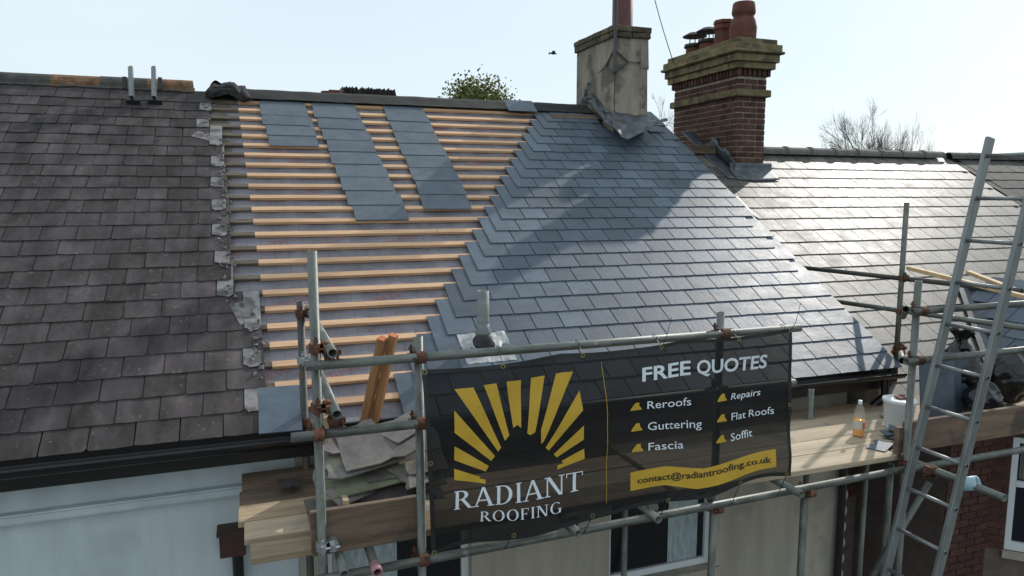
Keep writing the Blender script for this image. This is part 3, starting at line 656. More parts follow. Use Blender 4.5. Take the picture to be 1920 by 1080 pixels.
lst = MB(); q = RP(6.15, 3.9, .03, ZR); lst.grid(6, 8, lambda u, v: RP(6.02+.10*u+.25*(1-v)*0+.02*noise.noise((u*3, v*3, 4)), 3.35+.5*v, .03+.02*math.sin(u*PI), ZR)); solidify(lst.build('lead_strip', 'lead', CB), .004)
pl = MB(); pl.box((5.60, 9.02, CZ+.60), (6.46, 9.10, CZ+.72)); pl.build('timber_packer', 'board_dark', CB)

# ------------------------------------------------------------------ rendered chimney on the ridge
RXa, RXb, RYa, RYb = 4.50, 4.985, 8.50, 9.62
CR = thing('rendered_chimney', 'cracked grey cement rendered chimney with single red pot and torn lead flashing', 'chimney', (4.64, 8.85, CZ+.6))
st = MB(); ZT = CZ+2.0
def face(pa, pb, nu=10, nv=16, broken=False):
    pa = Vector(pa); pb = Vector(pb); n = (pb-pa).cross(Vector((0, 0, 1))).normalized()
    def fn(u, v):
        p = pa.lerp(pb, u); z = CZ+.2+(ZT-CZ-.2)*v; w = .010*noise.noise((p.x*4, p.y*4, z*4))
        if u in (0, 1): w = 0
        return Vector((p.x, p.y, z))+n*w
    st.grid(nu, nv, fn)
ch = .03   # chipped right front arris
face((RXa, RYb, 0), (RXa, RYa, 0)); face((RXa, RYa, 0), (RXb-.02, RYa, 0)); face((RXb-.02, RYa, 0), (RXb, RYb, 0)); face((RXb, RYb, 0), (RXa, RYb, 0))
st.build('stack', 'old_render', CR, smooth=False)
for z0, z1, dx in ((CZ+.95, CZ+1.62, .022), (CZ+1.63, ZT, .026)):    # where the render still stands proud at the broken right edge
    MB().box((RXb-.10, RYa-.006, z0), (RXb+dx-.012, RYb-.02, z1), jit=.008).build('render_patch', 'old_render', CR)
cr = MB()
pts = [Vector((RXa+.012+.010*noise.noise((z*9, 0, 0)), RYa-.008, CZ+.75+z)) for z in np.linspace(0, 1.05, 16)]
cr.path(pts, .0045, 4); cr.build('crack', 'rubber', CR)
for row, (z0, z1, oo) in enumerate(((ZT, ZT+.072, .030), (ZT+.075, ZT+.145, .038))):
    for (xa, ya, xb, yb, ax) in ((RXa-oo, RYa-oo, RXb+oo, RYa+.10, 0), (RXa-oo, RYa+.103, RXa+.1, RYb-.103, 1), (RXb-.1, RYa+.103, RXb+oo, RYb-.103, 1), (RXa-oo, RYb-.1, RXb+oo, RYb+oo, 0)):
        Ln = (xb-xa) if ax == 0 else (yb-ya); n = round(Ln/.225); off = 0
        for i in range(n):
            a = i*Ln/n+.003; b = (i+1)*Ln/n-.003
            lo, hi = ((xa+a, ya, z0), (xa+b, yb, z1)) if ax == 0 else ((xa, ya+a, z0), (xb, ya+b, z1))
            me = MB().box(lo, hi, jit=.005).mesh('brick', 'mossy_brick'); bevel(me, .006); inst('brick', me, CR, Matrix.Identity(4))
MB().box((RXa+.02, RYa+.02, ZT-.01), (RXb-.02, RYb-.02, ZT+.135)).build('cap_core', 'mortar', CR)
fy = 8.82; fxx = atY(1167, 40, fy).x
MB().lathe([(.155, 0), (.145, .03), (.135, .05), (.135, 1.3), (.115, 1.3), (.115, 1.0)], 24, Matrix.Translation((fxx, fy, ZT+.13))).build('chimney_pot', 'red_flue', CR, smooth=True)
# torn lead apron and side flashing
tl_ = MB()
top = [atY(x, y, 8.485) for x, y in ((1147, 209), (1165, 213), (1190, 215), (1213, 216), (1222, 222), (1235, 226), (1250, 222))]
bot = [RP(*a) for a in ((4.30, 3.78, .03), (4.42, 3.58, .05), (4.62, 3.55, .10), (4.78, 3.66, .14), (4.90, 3.80, .20), (5.02, 3.93, .30), (5.13, 4.05, .42))]
bot = [atY(x, y, Y) for x, y, Y in ((1149, 240, 8.2), (1162, 252, 8.05), (1176, 262, 7.95), (1196, 253, 8.05), (1214, 243, 8.15), (1232, 232, 8.28), (1252, 226, 8.4))]
def lerp_list(Ls, u):
    s = u*(len(Ls)-1); i = min(int(s), len(Ls)-2); return Ls[i].lerp(Ls[i+1], s-i)
tl_.grid(36, 12, lambda u, v: lerp_list(top, u).lerp(lerp_list(bot, u), v)+Vector((0, -.05*math.sin(v*PI)*math.sin(u*PI)-.03*noise.noise((u*5, v*3, 1)), .025*noise.noise((u*7, v*4, 5)))))
solidify(tl_.build('lead_apron', 'lead', CR, smooth=True), .005)
sf = MB(); A_ = [atX(x, y, 4.47) for x, y in ((1084, 190), (1096, 178), (1108, 172), (1116, 180), (1128, 198), (1140, 208), (1150, 214))]
B_ = [atX(x, y, 4.41) for x, y in ((1086, 192), (1098, 190), (1110, 197), (1122, 212), (1134, 228), (1146, 237), (1158, 240))]
sf.grid(40, 10, lambda u, v: lerp_list(A_, u).lerp(lerp_list(B_, u), v)+Vector((-.05*math.sin(v*PI)*abs(noise.noise((u*6, v*2, 3)))-.03*noise.noise((u*9, v*4, 8)), .03*noise.noise((u*8, v*3, 2)), .03*noise.noise((u*11, v*5, 7)))))
solidify(sf.build('side_flashing', 'lead', CR), .005)
lf = MB(); pts = [atX(x, y, 4.43) for x, y in ((1098, 186), (1103, 168), (1106, 156), (1113, 163), (1110, 180))]
lf.grid(4, 6, lambda u, v: lerp_list(pts[:3], v)+Vector((-.02, .10*(u-.5), .0))+Vector((.03*noise.noise((u*3, v*3, 11)), 0, .03*noise.noise((u*3, v*5, 9))))); solidify(lf.build('flashing_flap', 'lead', CR), .005)
wl = MB(); wl.box((-.35, -.06, 0), (.42, .05, .028)); wl.build('wall_plate', 'board_dark', CR, RM(4.12, 4.80, .0, yaw=.03))

# aerial mast lashed to its corner
AM = thing('aerial_mast', 'grey aerial mast lashed by diamond bracket to corner of rendered chimney', 'mast', (RXa-.03, RYa-.05, CZ+1.7))
ax_ = Vector((RXa-.02, RYa-.055, 0))
MB().rod(ax_+Vector((0, 0, CZ+1.56)), ax_+Vector((0, 0, CZ+3.6)), .021, 12).build('pole', 'galv_dark', AM)
br = MB(); t_ = ax_+Vector((0, .02, CZ+1.84)); b_ = ax_+Vector((.0, .02, CZ+1.55)); l_ = Vector((RXa-.02, RYa+.20, CZ+1.66)); r_ = Vector((RXa+.19, RYa-.02, CZ+1.70))
for p, q in ((t_, l_), (l_, b_), (t_, r_), (r_, b_)): br.rod(p, q, .012, 6)
br.build('bracket', 'galv_dark', AM)
la = MB(); la.rod(r_, (RXa+.36, RYa-.012, CZ+1.70), .004, 5); la.rod(l_, (RXa-.012, RYa+.42, CZ+1.62), .004, 5); la.lathe([(.018, 0), (.018, .02)], 8, Matrix.Translation((RXa+.36, RYa-.01, CZ+1.70)) @ Matrix.Rotation(PI/2, 4, 'X')); la.build('lashing_wire', 'galv_dark', AM)
# overhead cable to the brick chimney
cb = MB(); a = Vector((BXa-.12, 10.05, CZ+2.0)); b_ = a+(atY(1226, 0, 10.9)-atY(1258, 118, 10.9))*1.9
cb.path([a.lerp(b_, t)+Vector((0, 0, -.10*math.sin(PI*t))) for t in np.linspace(0, 1, 14)], .007, 5); tag(cb.build('overhead_cable', 'rubber'), 'thin dark cable rising from brick chimney into the sky', 'cable')

# ------------------------------------------------------------------ on the ridges
cm = MB(); Pm = [(384, 172), (395, 158), (412, 155), (430, 153), (446, 162), (458, 160), (463, 170)]
tp = [atY(x, y, 9.05) for x, y in Pm]; bt_ = [atY(x, y, 8.85) for x, y in ((386, 180), (398, 184), (412, 178), (428, 176), (444, 186), (456, 192), (476, 190))]
cm.grid(44, 14, lambda u, v: lerp_list(tp, u).lerp(lerp_list(bt_, u), v)+Vector((.02*noise.noise((u*4, v*3, 3)), -.10*math.sin(v*PI)*(.5+abs(noise.noise((u*4, v*2, 2)))), .03*noise.noise((u*4, v*3, 6))+.012*noise.noise((u*11, v*2, 6)))))
cm.grid(24, 8, lambda u, v: lerp_list(tp, u)+Vector((0, .35*v, -.17*v*v+.05*noise.noise((u*6, v*4, 9)))))
tag(solidify(cm.build('crumpled_membrane', 'black_felt'), .004), 'crumpled black membrane bunched on the ridge beside the old ridge tiles', 'membrane')
# roof ladder hooked over the left ridge
RLd = thing('roof_ladder', 'aluminium roof ladder hook ends standing up over left ridge', 'ladder', RP(-1.05, 5.05, .05))
for px0, px1, sgn in ((248, 246, -1), (290, 289, 1)):
    foot = RP(*[(lambda q: q)(v) for v in (0, 4.98, .06)]); d = ray(px0, 186); nn = Vector((0, -sS, cS)); foot = C0+d*((RP(0, 0, .06)-C0).dot(nn)/d.dot(nn)); topp = atY(px1, 126, foot.y+.10)
    s = MB(); M = frame(foot, topp, (1, 0, 0)); Ln = (topp-foot).length; s.box((-.035, -.016, 0), (.035, .016, Ln), M); s.box((-.02, -.02, -.0), (.03, .02, Ln*.9), M @ Matrix.Translation((.06, 0, 0))); so_ = s.build('rail', 'aluminium', RLd)
    MB().box((-.055, -.05, -.04), (.075, .04, .012), Matrix.Translation(foot) @ RM(0, 0, 0).to_3x3().to_4x4()).build('rubber_pad', 'rubber', RLd)
    MB().box((-.012, -.02, Ln*.25), (.012, .02, Ln*.62), M @ Matrix.Translation((.05*1, .06*sgn, 0))).build('hook', 'rubber', RLd)
# tiles stacked on edge behind the ridge
TS = thing('tile_stack', 'row of dark roof tiles stacked on edge behind the felted ridge', 'roof tiles', atY(695, 178, 9.55))
tm = [MB().box((-.006, -.14, 0), (.006, .14, .20), jit=.004).mesh('tile', 'cowl') for _ in range(4)]
a = atY(645, 168, 9.55); b_ = atY(742, 174, 9.55)
for i in range(34):
    p = a.lerp(b_, i/33); inst('tile', rnd.choice(tm), TS, Matrix.Translation((p.x, p.y, p.z-.175+rnd.uniform(-.012, .012))) @ Matrix.Rotation(-.18+rnd.uniform(-.08, .08), 4, 'Y'))
MB().box((a.x-.05, 9.4, a.z-.30), (b_.x+.1, 9.72, a.z-.19)).build('plank', 'board_dark', TS)
a = atY(602, 171, 9.5); b_ = atY(636, 171, 9.5)
for i, (x0, x1) in enumerate(((.0, .45), (.42, 1.0))):
    o = MB().box((a.x+(b_.x-a.x)*x0, 9.42, a.z-.05), (a.x+(b_.x-a.x)*x1, 9.58, a.z+(-.002, .012)[i]), jit=.003).build('roof_tile', 'terracotta')
    tag(o, ['flat reddish tile lying on the ridge, left of a pair', 'flat reddish tile on the ridge nearer the tile stack'][i], 'tile')
# loose new slate propped at the ridge
M = RM(atY(980, 200, 8.9).x, 4.83, .055, tilt=.09)
def ronp(x, y, h=0, Z=ZA): d = ray(x, y); n = Vector((0, -sS, cS)); return C0+d*((RP(0, 0, h, Z)-C0).dot(n)/d.dot(n))
q = ronp(981, 209, .06); uq = (q.y+.06*sS-YE)/cS
inst('loose_slate', slate_mesh(.40, .26, .008, 'new_slate', .001), None, RM(q.x, uq, .06, tilt=-.10)); tag(bpy.data.objects['loose_slate'], 'single blue-grey slate lying across the ridge felt near rendered chimney', 'slate')

# three runs of slates laid out loose on the battens
runs = [('leftmost', [(478, 183, 592, 183+0)], (482, 183), (507, 272), 5, .335), ]
def loose_run(tl, tr, bl, br_, n, who):
    TL, TR, BL, BR = [ronp(*p, .02) for p in (tl, tr, bl, br_)]
    us = lambda p: (p.y+.02*sS-YE)/cS
    ut = us(TL)+.0; ub = us(BL); wd = min((TR.x-TL.x), .52); Ls = .46
    step = (ut-Ls-ub)/(n-1) if n > 1 else 0
    ms = [slate_mesh(wd, Ls, .005, 'dusty_slate', .0015, .003) for _ in range(4)]
    for i in range(n):                                             # i = 0 lowest; upper slates lie over lower
        f = i/(n-1) if n > 1 else 0; u = ub+step*i
        xl = BL.x+(TL.x-BL.x)*((u-ub)/(ut-ub)); xr = BR.x+(TR.x-BR.x)*((u-ub)/(ut-ub)); xc = (xl+xr)/2+rnd.gauss(0, .008)
        o = inst('loose_slate', rnd.choice(ms), None, RM(xc, u, .003+.006*1.4+.001*(i%3), tilt=.006*1.6/Ls, yaw=rnd.gauss(0, .008)))
        p = 'bottom' if i == 0 else ('top' if i == n-1 else ORD[n-1-i]+' from top')
        tag(o, f'loose new slate on battens, {p} of {who} run', 'slate', 'new slates laid out in runs on the battens')
loose_run((477, 180), (563, 185), (505, 272), (598, 273), 4, 'leftmost')
loose_run((576, 186), (658, 190), (668, 412), (765, 412), 9, 'middle')
loose_run((715, 193), (790, 196), (798, 391), (888, 391), 8, 'right-hand')
for k, (x, y, w_, u_) in enumerate(((524, 812, .33, 0), )):
    q = ronp(x, y, .03); uq = (q.y+.03*sS-YE)/cS
    tag(inst('loose_slate', slate_mesh(.275, .42, .009, 'new_slate', .003), None, RM(q.x+.01, uq, .03, tilt=.04, yaw=-.02)), 'big new slate lying at eaves next to old slates', 'slate')

# soil vent pipe with lead slate
VP = thing('vent_pipe', 'grey plastic vent pipe with black collar rising through the new slates', 'pipe', RP(1.70, .68))
vb = ronp(906, 640, .03); vz = vb.z
ht = atY(908, 545, vb.y).z-vz
MB().lathe([(.047, -.1), (.047, ht), (.040, ht), (.040, ht-.2)], 20, Matrix.Translation(vb)).build('pipe', 'grey_pvc', VP, smooth=True)
MB().lathe([(.062, .05), (.066, .075), (.052, .10), (.049, .14)], 20, Matrix.Translation(vb)).build('collar', 'grey_pvc', VP, smooth=True)
MB().lathe([(.105, -.03), (.092, .0), (.066, .035), (.055, .07)], 20, Matrix.Translation(vb) @ Matrix.Rotation(.28, 4, 'X')).build('boot', 'rubber', VP, smooth=True)
uq = (vb.y-YE)/cS; ls = MB(); ls.grid(14, 14, lambda u, v: RP(vb.x-.19+.40*u, uq-.21+.33*v, .026+.012*noise.noise((u*5, v*5, 1))+(.035*max(0, 1-math.hypot(u-.45, v-.6)*4)))); solidify(ls.build('lead_slate', 'lead_bright', VP), .003)

# ------------------------------------------------------------------ trees
def grow(mb, p, d, L_, r, depth, tips, rg, up=.12, spread=.55, seg=5):
    q = p+d*L_; mb.rod(p, q, r, seg, r*.72)
    if depth == 0: tips.append((q, d)); return
    n = rg.choice((2, 3, 3)) if depth > 1 else 4
    for i in range(n):
        nd = (d+Vector((rg.gauss(0, spread), rg.gauss(0, spread), rg.gauss(up, spread*.6)))).normalized()
        grow(mb, p.lerp(q, rg.uniform(.55, 1)), nd, L_*rg.uniform(.62, .86), r*.62, depth-1, tips, rg, up, spread, 4 if depth > 2 else 3)
def tree(name, label, base, H, depth, seed, bark, leaf=None, spread=.5, r=None, hw=2.5, group=None):
    rg = random.Random(seed); t = thing(name, label, 'tree', base, group); mb = MB(); tips = []
    base = Vector(base); th = H*.16; r = r or H*.024
    mb.rod(base, base+Vector((0, 0, th)), r, 8, r*.8); mb.build('trunk', bark, t)
    cr_ = MB()
    for i in range(5):
        a = 2*PI*i/5+rg.uniform(-.3, .3); d = Vector((math.cos(a)*.6, math.sin(a)*.6, 1)).normalized()
        grow(cr_, base+Vector((0, 0, th*rg.uniform(.75, 1))), d, H*.27*rg.uniform(.8, 1.1), r*.5, depth, tips, rg, .16 if leaf else .05, spread)
    zz = sorted(v[2] for v in cr_.v); mz = zz[int(len(zz)*.988)]-base.z; xx = sorted(abs(v[0]-base.x) for v in cr_.v); kx = hw/xx[int(len(xx)*.95)]; k = (H-th*.7)/(mz-th*.7)
    cr_.v = [(base.x+(x-base.x)*kx, base.y+(y-base.y)*kx, base.z+th*.7+(z-base.z-th*.7)*k) for x, y, z in cr_.v]
    cr_.build('crown', bark, t)
    if leaf:
        lv = MB()
        for q, d in tips:
            q = Vector((base.x+(q.x-base.x)*kx, base.y+(q.y-base.y)*kx, base.z+th*.7+(q.z-base.z-th*.7)*k))
            for _ in range(leaf[1] if q.z > base.z+H*.45 else 1):
                c = q+Vector((rg.gauss(0, .30), rg.gauss(0, .30), rg.gauss(0, .25))); s = rg.uniform(.05, .10)
                a = Vector((rg.gauss(0, 1), rg.gauss(0, 1), rg.gauss(0, 1))).normalized(); b__ = a.orthogonal().normalized(); c2 = a.cross(b__)
                lv.add([c-b__*s, c+c2*s*.6, c+b__*s, c-c2*s*.6], [(0, 1, 2, 3)])
        lv.build('foliage', leaf[0], t)
    return t
b = atY(909, 180, 30); tree('leafy_tree', 'leafy yellow-green tree showing over middle of the ridge', (b.x+.3, 30, 0), atY(909, 160, 30).z-.55, 5, 3, 'bark', ('leaf', 34), .42, hw=1.75)
GT = 'bare trees behind the right-hand roofs'
for px, top, Y, sd_, lab in ((1632, 214, 40, 11, 'tall bare tree, middle one above pale slate roof'), (1592, 250, 41, 12, 'bare tree left of tallest one behind pale slate roof'), (1672, 240, 42, 15, 'bare tree right of tallest one behind pale slate roof'),
                         (1722, 276, 46, 14, 'low bare tree top farthest right behind pale slate roof'), (1238, 205, 38, 21, 'bare tree seen between the two chimneys')):
    b = atY(px, 285, Y); tree('bare_tree', lab, (b.x, Y, 0), atY(px, top, Y).z, 7 if top < 250 else 5, sd_, 'bark_pale', None, .44, hw=2.3 if top < 230 else 1.6, group=GT)
# bird
bp_ = atY(1037, 100, 14); bd = thing('bird', 'tiny dark bird flying left of rendered chimney', 'bird', bp_)
bm_ = MB(); bm_.lathe([(.003, -.07), (.022, -.03), (.026, .01), (.018, .05), (.012, .065), (.003, .085)], 10, Matrix.Translation(bp_) @ Matrix.Rotation(PI/2, 4, 'Y')); bm_.build('body', 'bird', bd, smooth=True)
for s in (-1, 1):
    wq = MB(); wq.add([bp_+Vector(v) for v in ((.03, 0, .01), (-.03, 0, .01), (-.05, .10*s, .035), (-.02, .19*s, .0), (.01, .11*s, .03))], [(0, 1, 2, 3, 4)]); solidify(wq.build('wing', 'bird', bd), .004)
# ------------------------------------------------------------------ scaffold
SC = thing('scaffold', 'galvanised tube scaffold with rusty couplers along the eaves', 'scaffold', (2.5, 4.2, 0))
TR = .02415
def tube(name, p0, p1, m='galv', r=TR, parent=None):
    p0 = Vector(p0); p1 = Vector(p1); Ln = (p1-p0).length; mb = MB()
    mb.lathe([(r-.004, .25 if Ln > .6 else .05), (r-.004, 0), (r, 0), (r, Ln), (r-.004, Ln), (r-.004, Ln-(.25 if Ln > .6 else .05))], 16)
    me = mb.mesh(name, m, True); o = inst(name, me, parent or SC, frame(p0, p1)); return o
cmesh = MB(); cmesh.lathe([(TR+.002, -.024), (TR+.009, -.024), (TR+.009, .024), (TR+.002, .024)], 12)
R90 = Matrix.Translation((0, .050, 0)) @ Matrix.Rotation(PI/2, 4, 'Y'); cmesh.lathe([(TR+.002, -.024), (TR+.009, -.024), (TR+.009, .024), (TR+.002, .024)], 12, R90)
cmesh.box((-.024, .018, -.022), (.024, .034, .022))
for sx, sy in ((1, 0), (1, .050)):
    cmesh.lathe([(.007, -.035), (.007, .035), (.013, .035), (.013, .048), (.007, .048), (.007, .062)], 6, Matrix.Translation((.040, sy, 0)) @ (Matrix.Rotation(0, 4, 'X') if sy == 0 else Matrix.Rotation(PI/2, 4, 'X')))
    cmesh.box((.022, sy-.012, -.016), (.058, sy+.012, .016))
cme = {m: cmesh.mesh('coupler', m) for m in ('rust', 'galv', 'zinc_new')}
def coupler(p, zaxis, toward, m='rust', roll=None):
    """first ring round a tube along zaxis at p, second ring offset toward the other tube"""
    z = Vector(zaxis).normalized(); y = (Vector(toward)-z*Vector(toward).dot(z)).normalized(); x = y.cross(z)
    o = inst('coupler', cme[m], SC, Matrix.Translation(p) @ Matrix((x, y, z)).transposed().to_4x4()); return o
YO, YI = 3.66, 4.80; ZP = CZ-1.826                                     # outer and inner standards, deck level
posts = {}
for name, px, top in (('a', 593, 470), ('b', 787, 630), ('c', 1351, 585), ('d', 1717, 527)):
    X = atY(px, {'a': 700, 'b': 800, 'c': 600, 'd': 600}[name], YO).x; posts[name] = X
    tube('standard', (X, YO, .15), (X, YO, atY(px, top, YO).z))
    if name != 'a' : pass
Xe = atY(1507, 960, YO).x; tube('standard', (Xe, YO, .15), (Xe, YO, ZP-.10))
Xi1 = .303; tube('standard', (Xi1, YI, .15), (Xi1, YI, atY(563, 565, YI).z), 'galv_dark')
YJ = 5.17; Xi2 = atY(1692, 500, YJ).x; tube('standard', (Xi2, YJ, RP(0, (YJ-YE)/cS, .03, ZR).z), (Xi2, YJ, atY(1700, 380, YJ).z))
tube('standard', (5.31, 4.93, .15), (5.31, 4.93, ZP-.02)); tube('standard', (2.72, 4.82, .15), (2.72, 4.82, ZP-.05))
p = atZ(1518, 783, ZP); tube('standard', (p.x, p.y, .15), (p.x, p.y, atY(1518, 730, p.y).z))
YG = YO+.052
zg = CZ-.833; zm = CZ-1.187
tube('guard_rail', (atY(570, 680, YG).x, YG-.10, zg), (atY(1500, 606, YG-.1).x, YG-.10, zg))
tube('mid_rail', (atY(545, 808, YG-.1).x, YG-.10, zm), (atY(1490, 708, YG-.1).x, YG-.10, zm))
zl = CZ-1.925
tube('ledger', (.15, YO-.05, zl-.03), (4.35, YO-.05, zl+.03)); tube('ledger', (4.2, YO-.10, zl+.05), (6.6, YO-.10, zl+.05))
tube('ledger', (-.02, YI+.05, zl), (6.3, YI+.05, zl))
zr1 = atY(1800, 578, YO-.05).z; zr2 = atY(1800, 668, YO-.05).z
tube('guard_rail', (posts['d']-.10, YO-.05, zr1), (6.6, YO-.05, zr1)); tube('mid_rail', (posts['d']-.12, YO-.05, zr2), (6.6, YO-.05, zr2))
# end rails across the scaffold: left end pokes out towards the camera
e1 = atY(624, 663, 3.50); e2 = atY(632, 778, 3.50)
tube('end_rail', e1, (e1.x, 5.0, e1.z)); tube('end_rail', e2, (e2.x, 5.0, e2.z))
XT = Xi2+.05
q0, q1 = atX(1505, 503, XT), atX(1800, 532, XT); tube('end_rail', q0+Vector((0, .45, .0)), Vector((XT, q1.y-.55, q1.z)), 'galv_dark')
q0, q1 = atX(1570, 568, XT), atX(1920, 612, XT); tube('end_rail', q0+Vector((0, .5, 0)), Vector((XT, q1.y-.5, q1.z)))
# transoms under the deck
for px, py in ((645, 1068), (1082, 985), (1232, 958), (1500, 905)):
    e = atY(px, py, YO-.14); tube('transom', (e.x, YO-.16, ZP-.065), (e.x, 5.0, ZP-.065))
e = atY(707, 1072, 3.46); tube('transom', (e.x, 3.46, e.z), (e.x, 4.9, e.z), 'galv_dark'); inst('end_cap', MB().lathe([(TR+.004, -.01), (TR+.004, .07), (TR-.004, .07), (TR-.004, -.01)], 14, closed=True).mesh('end_cap', 'pink_cap', True), SC, Matrix.Translation((e.x, 3.455, e.z)) @ Matrix.Rotation(-PI/2, 4, 'X'))
X4 = 4.36; ee = atX(1884, 934, X4); tube('transom', ee, (X4, 4.95, ee.z)); cpos = atX(1815, 907, X4)
inst('end_cap', MB().lathe([(TR+.003, -.06), (.046, -.06), (.046, .06), (TR+.003, .06)], 14, closed=True).mesh('end_cap', 'cap_blue', True), SC, Matrix.Translation(cpos) @ Matrix.Rotation(PI/2-.45, 4, 'X') @ Matrix.Rotation(.3, 4, 'Y'))
tube('brace', atY(1742, 905, YO+.06), atY(1600, 1140, YO+.06)); tube('standard', (posts['d']+.0, YO+.12, .15), (posts['d']+.0, YO+.12, ZP-.1))
# couplers
XA, XB, XC, XD = posts['a'], posts['b'], posts['c'], posts['d']
UPV = (0, 0, 1); FR = (0, -1, 0); BK = (0, 1, 0)
for X in (XB, XC):
    for z in (zg, zm): coupler((X, YO, z), UPV, FR)
for z in (zl-.02,): 
    for X in (XB, XC, Xe): coupler((X, YO, z), UPV, FR)
coupler((XA, YO, zm-.0), UPV, FR); coupler((e1.x, YG-.10+.05, zg+.05), (0, 1, 0), (0, -.3, -1)); coupler((e2.x, YG-.1+.05, zm+.05), (0, 1, 0), (0, -.3, -1))
coupler((XA, YO, e1.z), UPV, (1, 0, 0)); coupler((XA, YO, e2.z), UPV, (1, 0, 0))
coupler((Xi1, YI, e1.z+.0), UPV, (1, 0, 0)); coupler((Xi1, YI, e2.z), UPV, (1, 0, 0), 'zinc_new'); coupler((Xi1, YI, ZP+.35), UPV, (-1, 0, 0)); coupler((XA, YO, ZP+.03), UPV, (1, 0, 0), 'zinc_new')
for z in (zr1, zr2, zl+.05): coupler((XD, YO, z), UPV, FR)
coupler((Xi2, YJ, atX(1688, 520, XT).z), UPV, (1, 0, 0)); coupler((Xi2, YJ, atX(1688, 582, XT).z), UPV, (1, 0, 0)); coupler((Xi2, YJ, CZ-1.46), UPV, (1, 0, 0)); coupler((Xi2, YJ, CZ-1.50), UPV, (0, -1, 0))
tube('putlog', (XD-.04, YO+.05, zr2-.02), (Xi2-.0, YJ-.05, CZ-1.50)); tube('putlog', (XD-.04, YO+.05, zr1-.0), (Xi2-.0, YJ-.05, atX(1690, 582, XT).z-.05), 'galv')
for px, py in ((1082, 985), (1232, 958)):
    e = atY(px, py, YO-.1); coupler((e.x, YO-.05, zl+.01), (1, 0, 0), (0, .2, 1), 'galv')
coupler(cpos+Vector((0, .25, 0)), (0, 1, 0), (-1, 0, .2), 'rust')

# ------------------------------------------------------------------ deck boards and toe boards
def board(x0, x1, y0, y1, z, m, label, t=.038, yaw=0, group='scaffold boards', roll=0):
    L_ = x1-x0; me = MB().box((0, 0, 0), (L_, y1-y0, t)).mesh('scaffold_board', m); bevel(me, .004)
    return tag(inst('scaffold_board', me, None, Matrix.Translation((x0, y0, z)) @ Matrix.Rotation(yaw, 4, 'Z') @ Matrix.Rotation(roll, 4, 'Y')), label, 'board', group)
ZB = ZP-.038
lft = [(3.70, -.055, 'board', 'front deck board at the left end, below the toe board'), (3.93, -.085, 'board_pale', 'wide pale deck board second from front at left end'), (4.165, -.118, 'board', 'third deck board from front, left end, split end grain'), (4.40, -.112, 'board_dark', 'brown deck board at left end with slate scrap on it'), (4.63, -.10, 'board_dark', 'rearmost dark brown deck board against the white wall')]
for y, x, m, lab in lft: board(x, 2.4, y, y+.222, ZB+rnd.uniform(-.003, .003)+(.03 if y > 4.5 else 0), m, lab, yaw=rnd.gauss(0, .004))
rgt = [(3.70, 'front pale deck board beside the banner, right part of platform'), (3.93, 'pale deck board under the drinks bottle'), (4.16, 'pale deck board behind the bottle with blue chalky marks'), (4.39, 'deck board by the cut grey pipe stub'), (4.62, 'rearmost deck board under the right-hand eaves')]
for i, (y, lab) in enumerate(rgt): board(2.45, 6.5 if i else 4.28, y, y+.224, ZB+(.0 if i < 3 else -.012)+rnd.uniform(-.002, .002), 'board_pale' if i < 4 else 'board', lab, yaw=-.004)
a = atY(582, 963, 3.685); b_ = atY(586, 1046, 3.685)
me = MB().box((0, 0, 0), (XB-.01-a.x, .036, a.z-b_.z)).mesh('toe_board', 'board_dark'); bevel(me, .004); tag(inst('toe_board', me, None, Matrix.Translation((a.x, 3.672+.02, b_.z)) @ Matrix.Rotation(-.01, 4, 'Y')), 'weathered brown toe board in front of the broken slates', 'board')
me = MB().box((0, 0, 0), (2.4, .036, .225)).mesh('toe_board', 'board_dark'); bevel(me, .004); tag(inst('toe_board', me, None, Matrix.Translation((XD+.03, 3.70, ZP+.003))), 'brown toe board behind the ladder at right', 'board')
tag(MB().box((XD-.045, 3.69, ZP-.02), (XD-.005, 3.735, ZP+.20)).build('timber_block', 'board_dark'), 'short upright timber block at corner behind the ladder', 'timber')
M = Matrix.Translation((Xi1+.10, 4.62, ZP)) @ Matrix.Rotation(-.10, 4, 'X'); me = MB().box((0, 0, 0), (.03, .22, .62)).mesh('plank', 'board'); bevel(me, .003)
pA = atY(590, 830, 4.35); me = MB().box((-.016, -.11, 0), (.016, .11, .55)).mesh('end_board', 'board'); bevel(me, .003); tag(inst('end_board', me, None, Matrix.Translation((XA+.085, 4.28, ZP+.002)) @ Matrix.Rotation(0, 4, 'X')), 'short board standing on end beside the left standards', 'board')
me = MB().box((-.016, -.45, 0), (.016, .45, .222)).mesh('end_board', 'board'); bevel(me, .003); tag(inst('end_board', me, None, Matrix.Translation((XA+.135, 4.18, ZP+.002))), 'end toe board on edge left of the broken slates', 'board')
# timbers leaning by the eaves
for i, (bx, by, tx, ty, lab) in enumerate(((684, 789, 717, 634, 'left of two treated timbers leaning upright at the eaves'), (703, 789, 738, 628, 'right of two treated timbers leaning upright at the eaves'))):
    p1 = atY(tx, ty, 4.50); p0 = atY(bx, by, 4.70)
    Mx = frame(p0, p1, (1, 0, 0)); L_ = (p1-p0).length
    o = thing('leaning_timber', lab, 'timber', p0, 'leaning timbers'); w_ = (.030, .024)[i]
    me = MB().box((-.024, -w_, 0), (.024, w_, L_-.004)).mesh('timber', 'treated_timber'); bevel(me, .002)
    inst('length', me, o, Mx @ Matrix.Rotation(.9, 4, 'Z')); me = MB().box((-.0245, -w_-.0005, L_-.006), (.0245, w_+.0005, L_)).mesh('painted_end', 'timber_end'); inst('painted_end', me, o, Mx @ Matrix.Rotation(.9, 4, 'Z'))
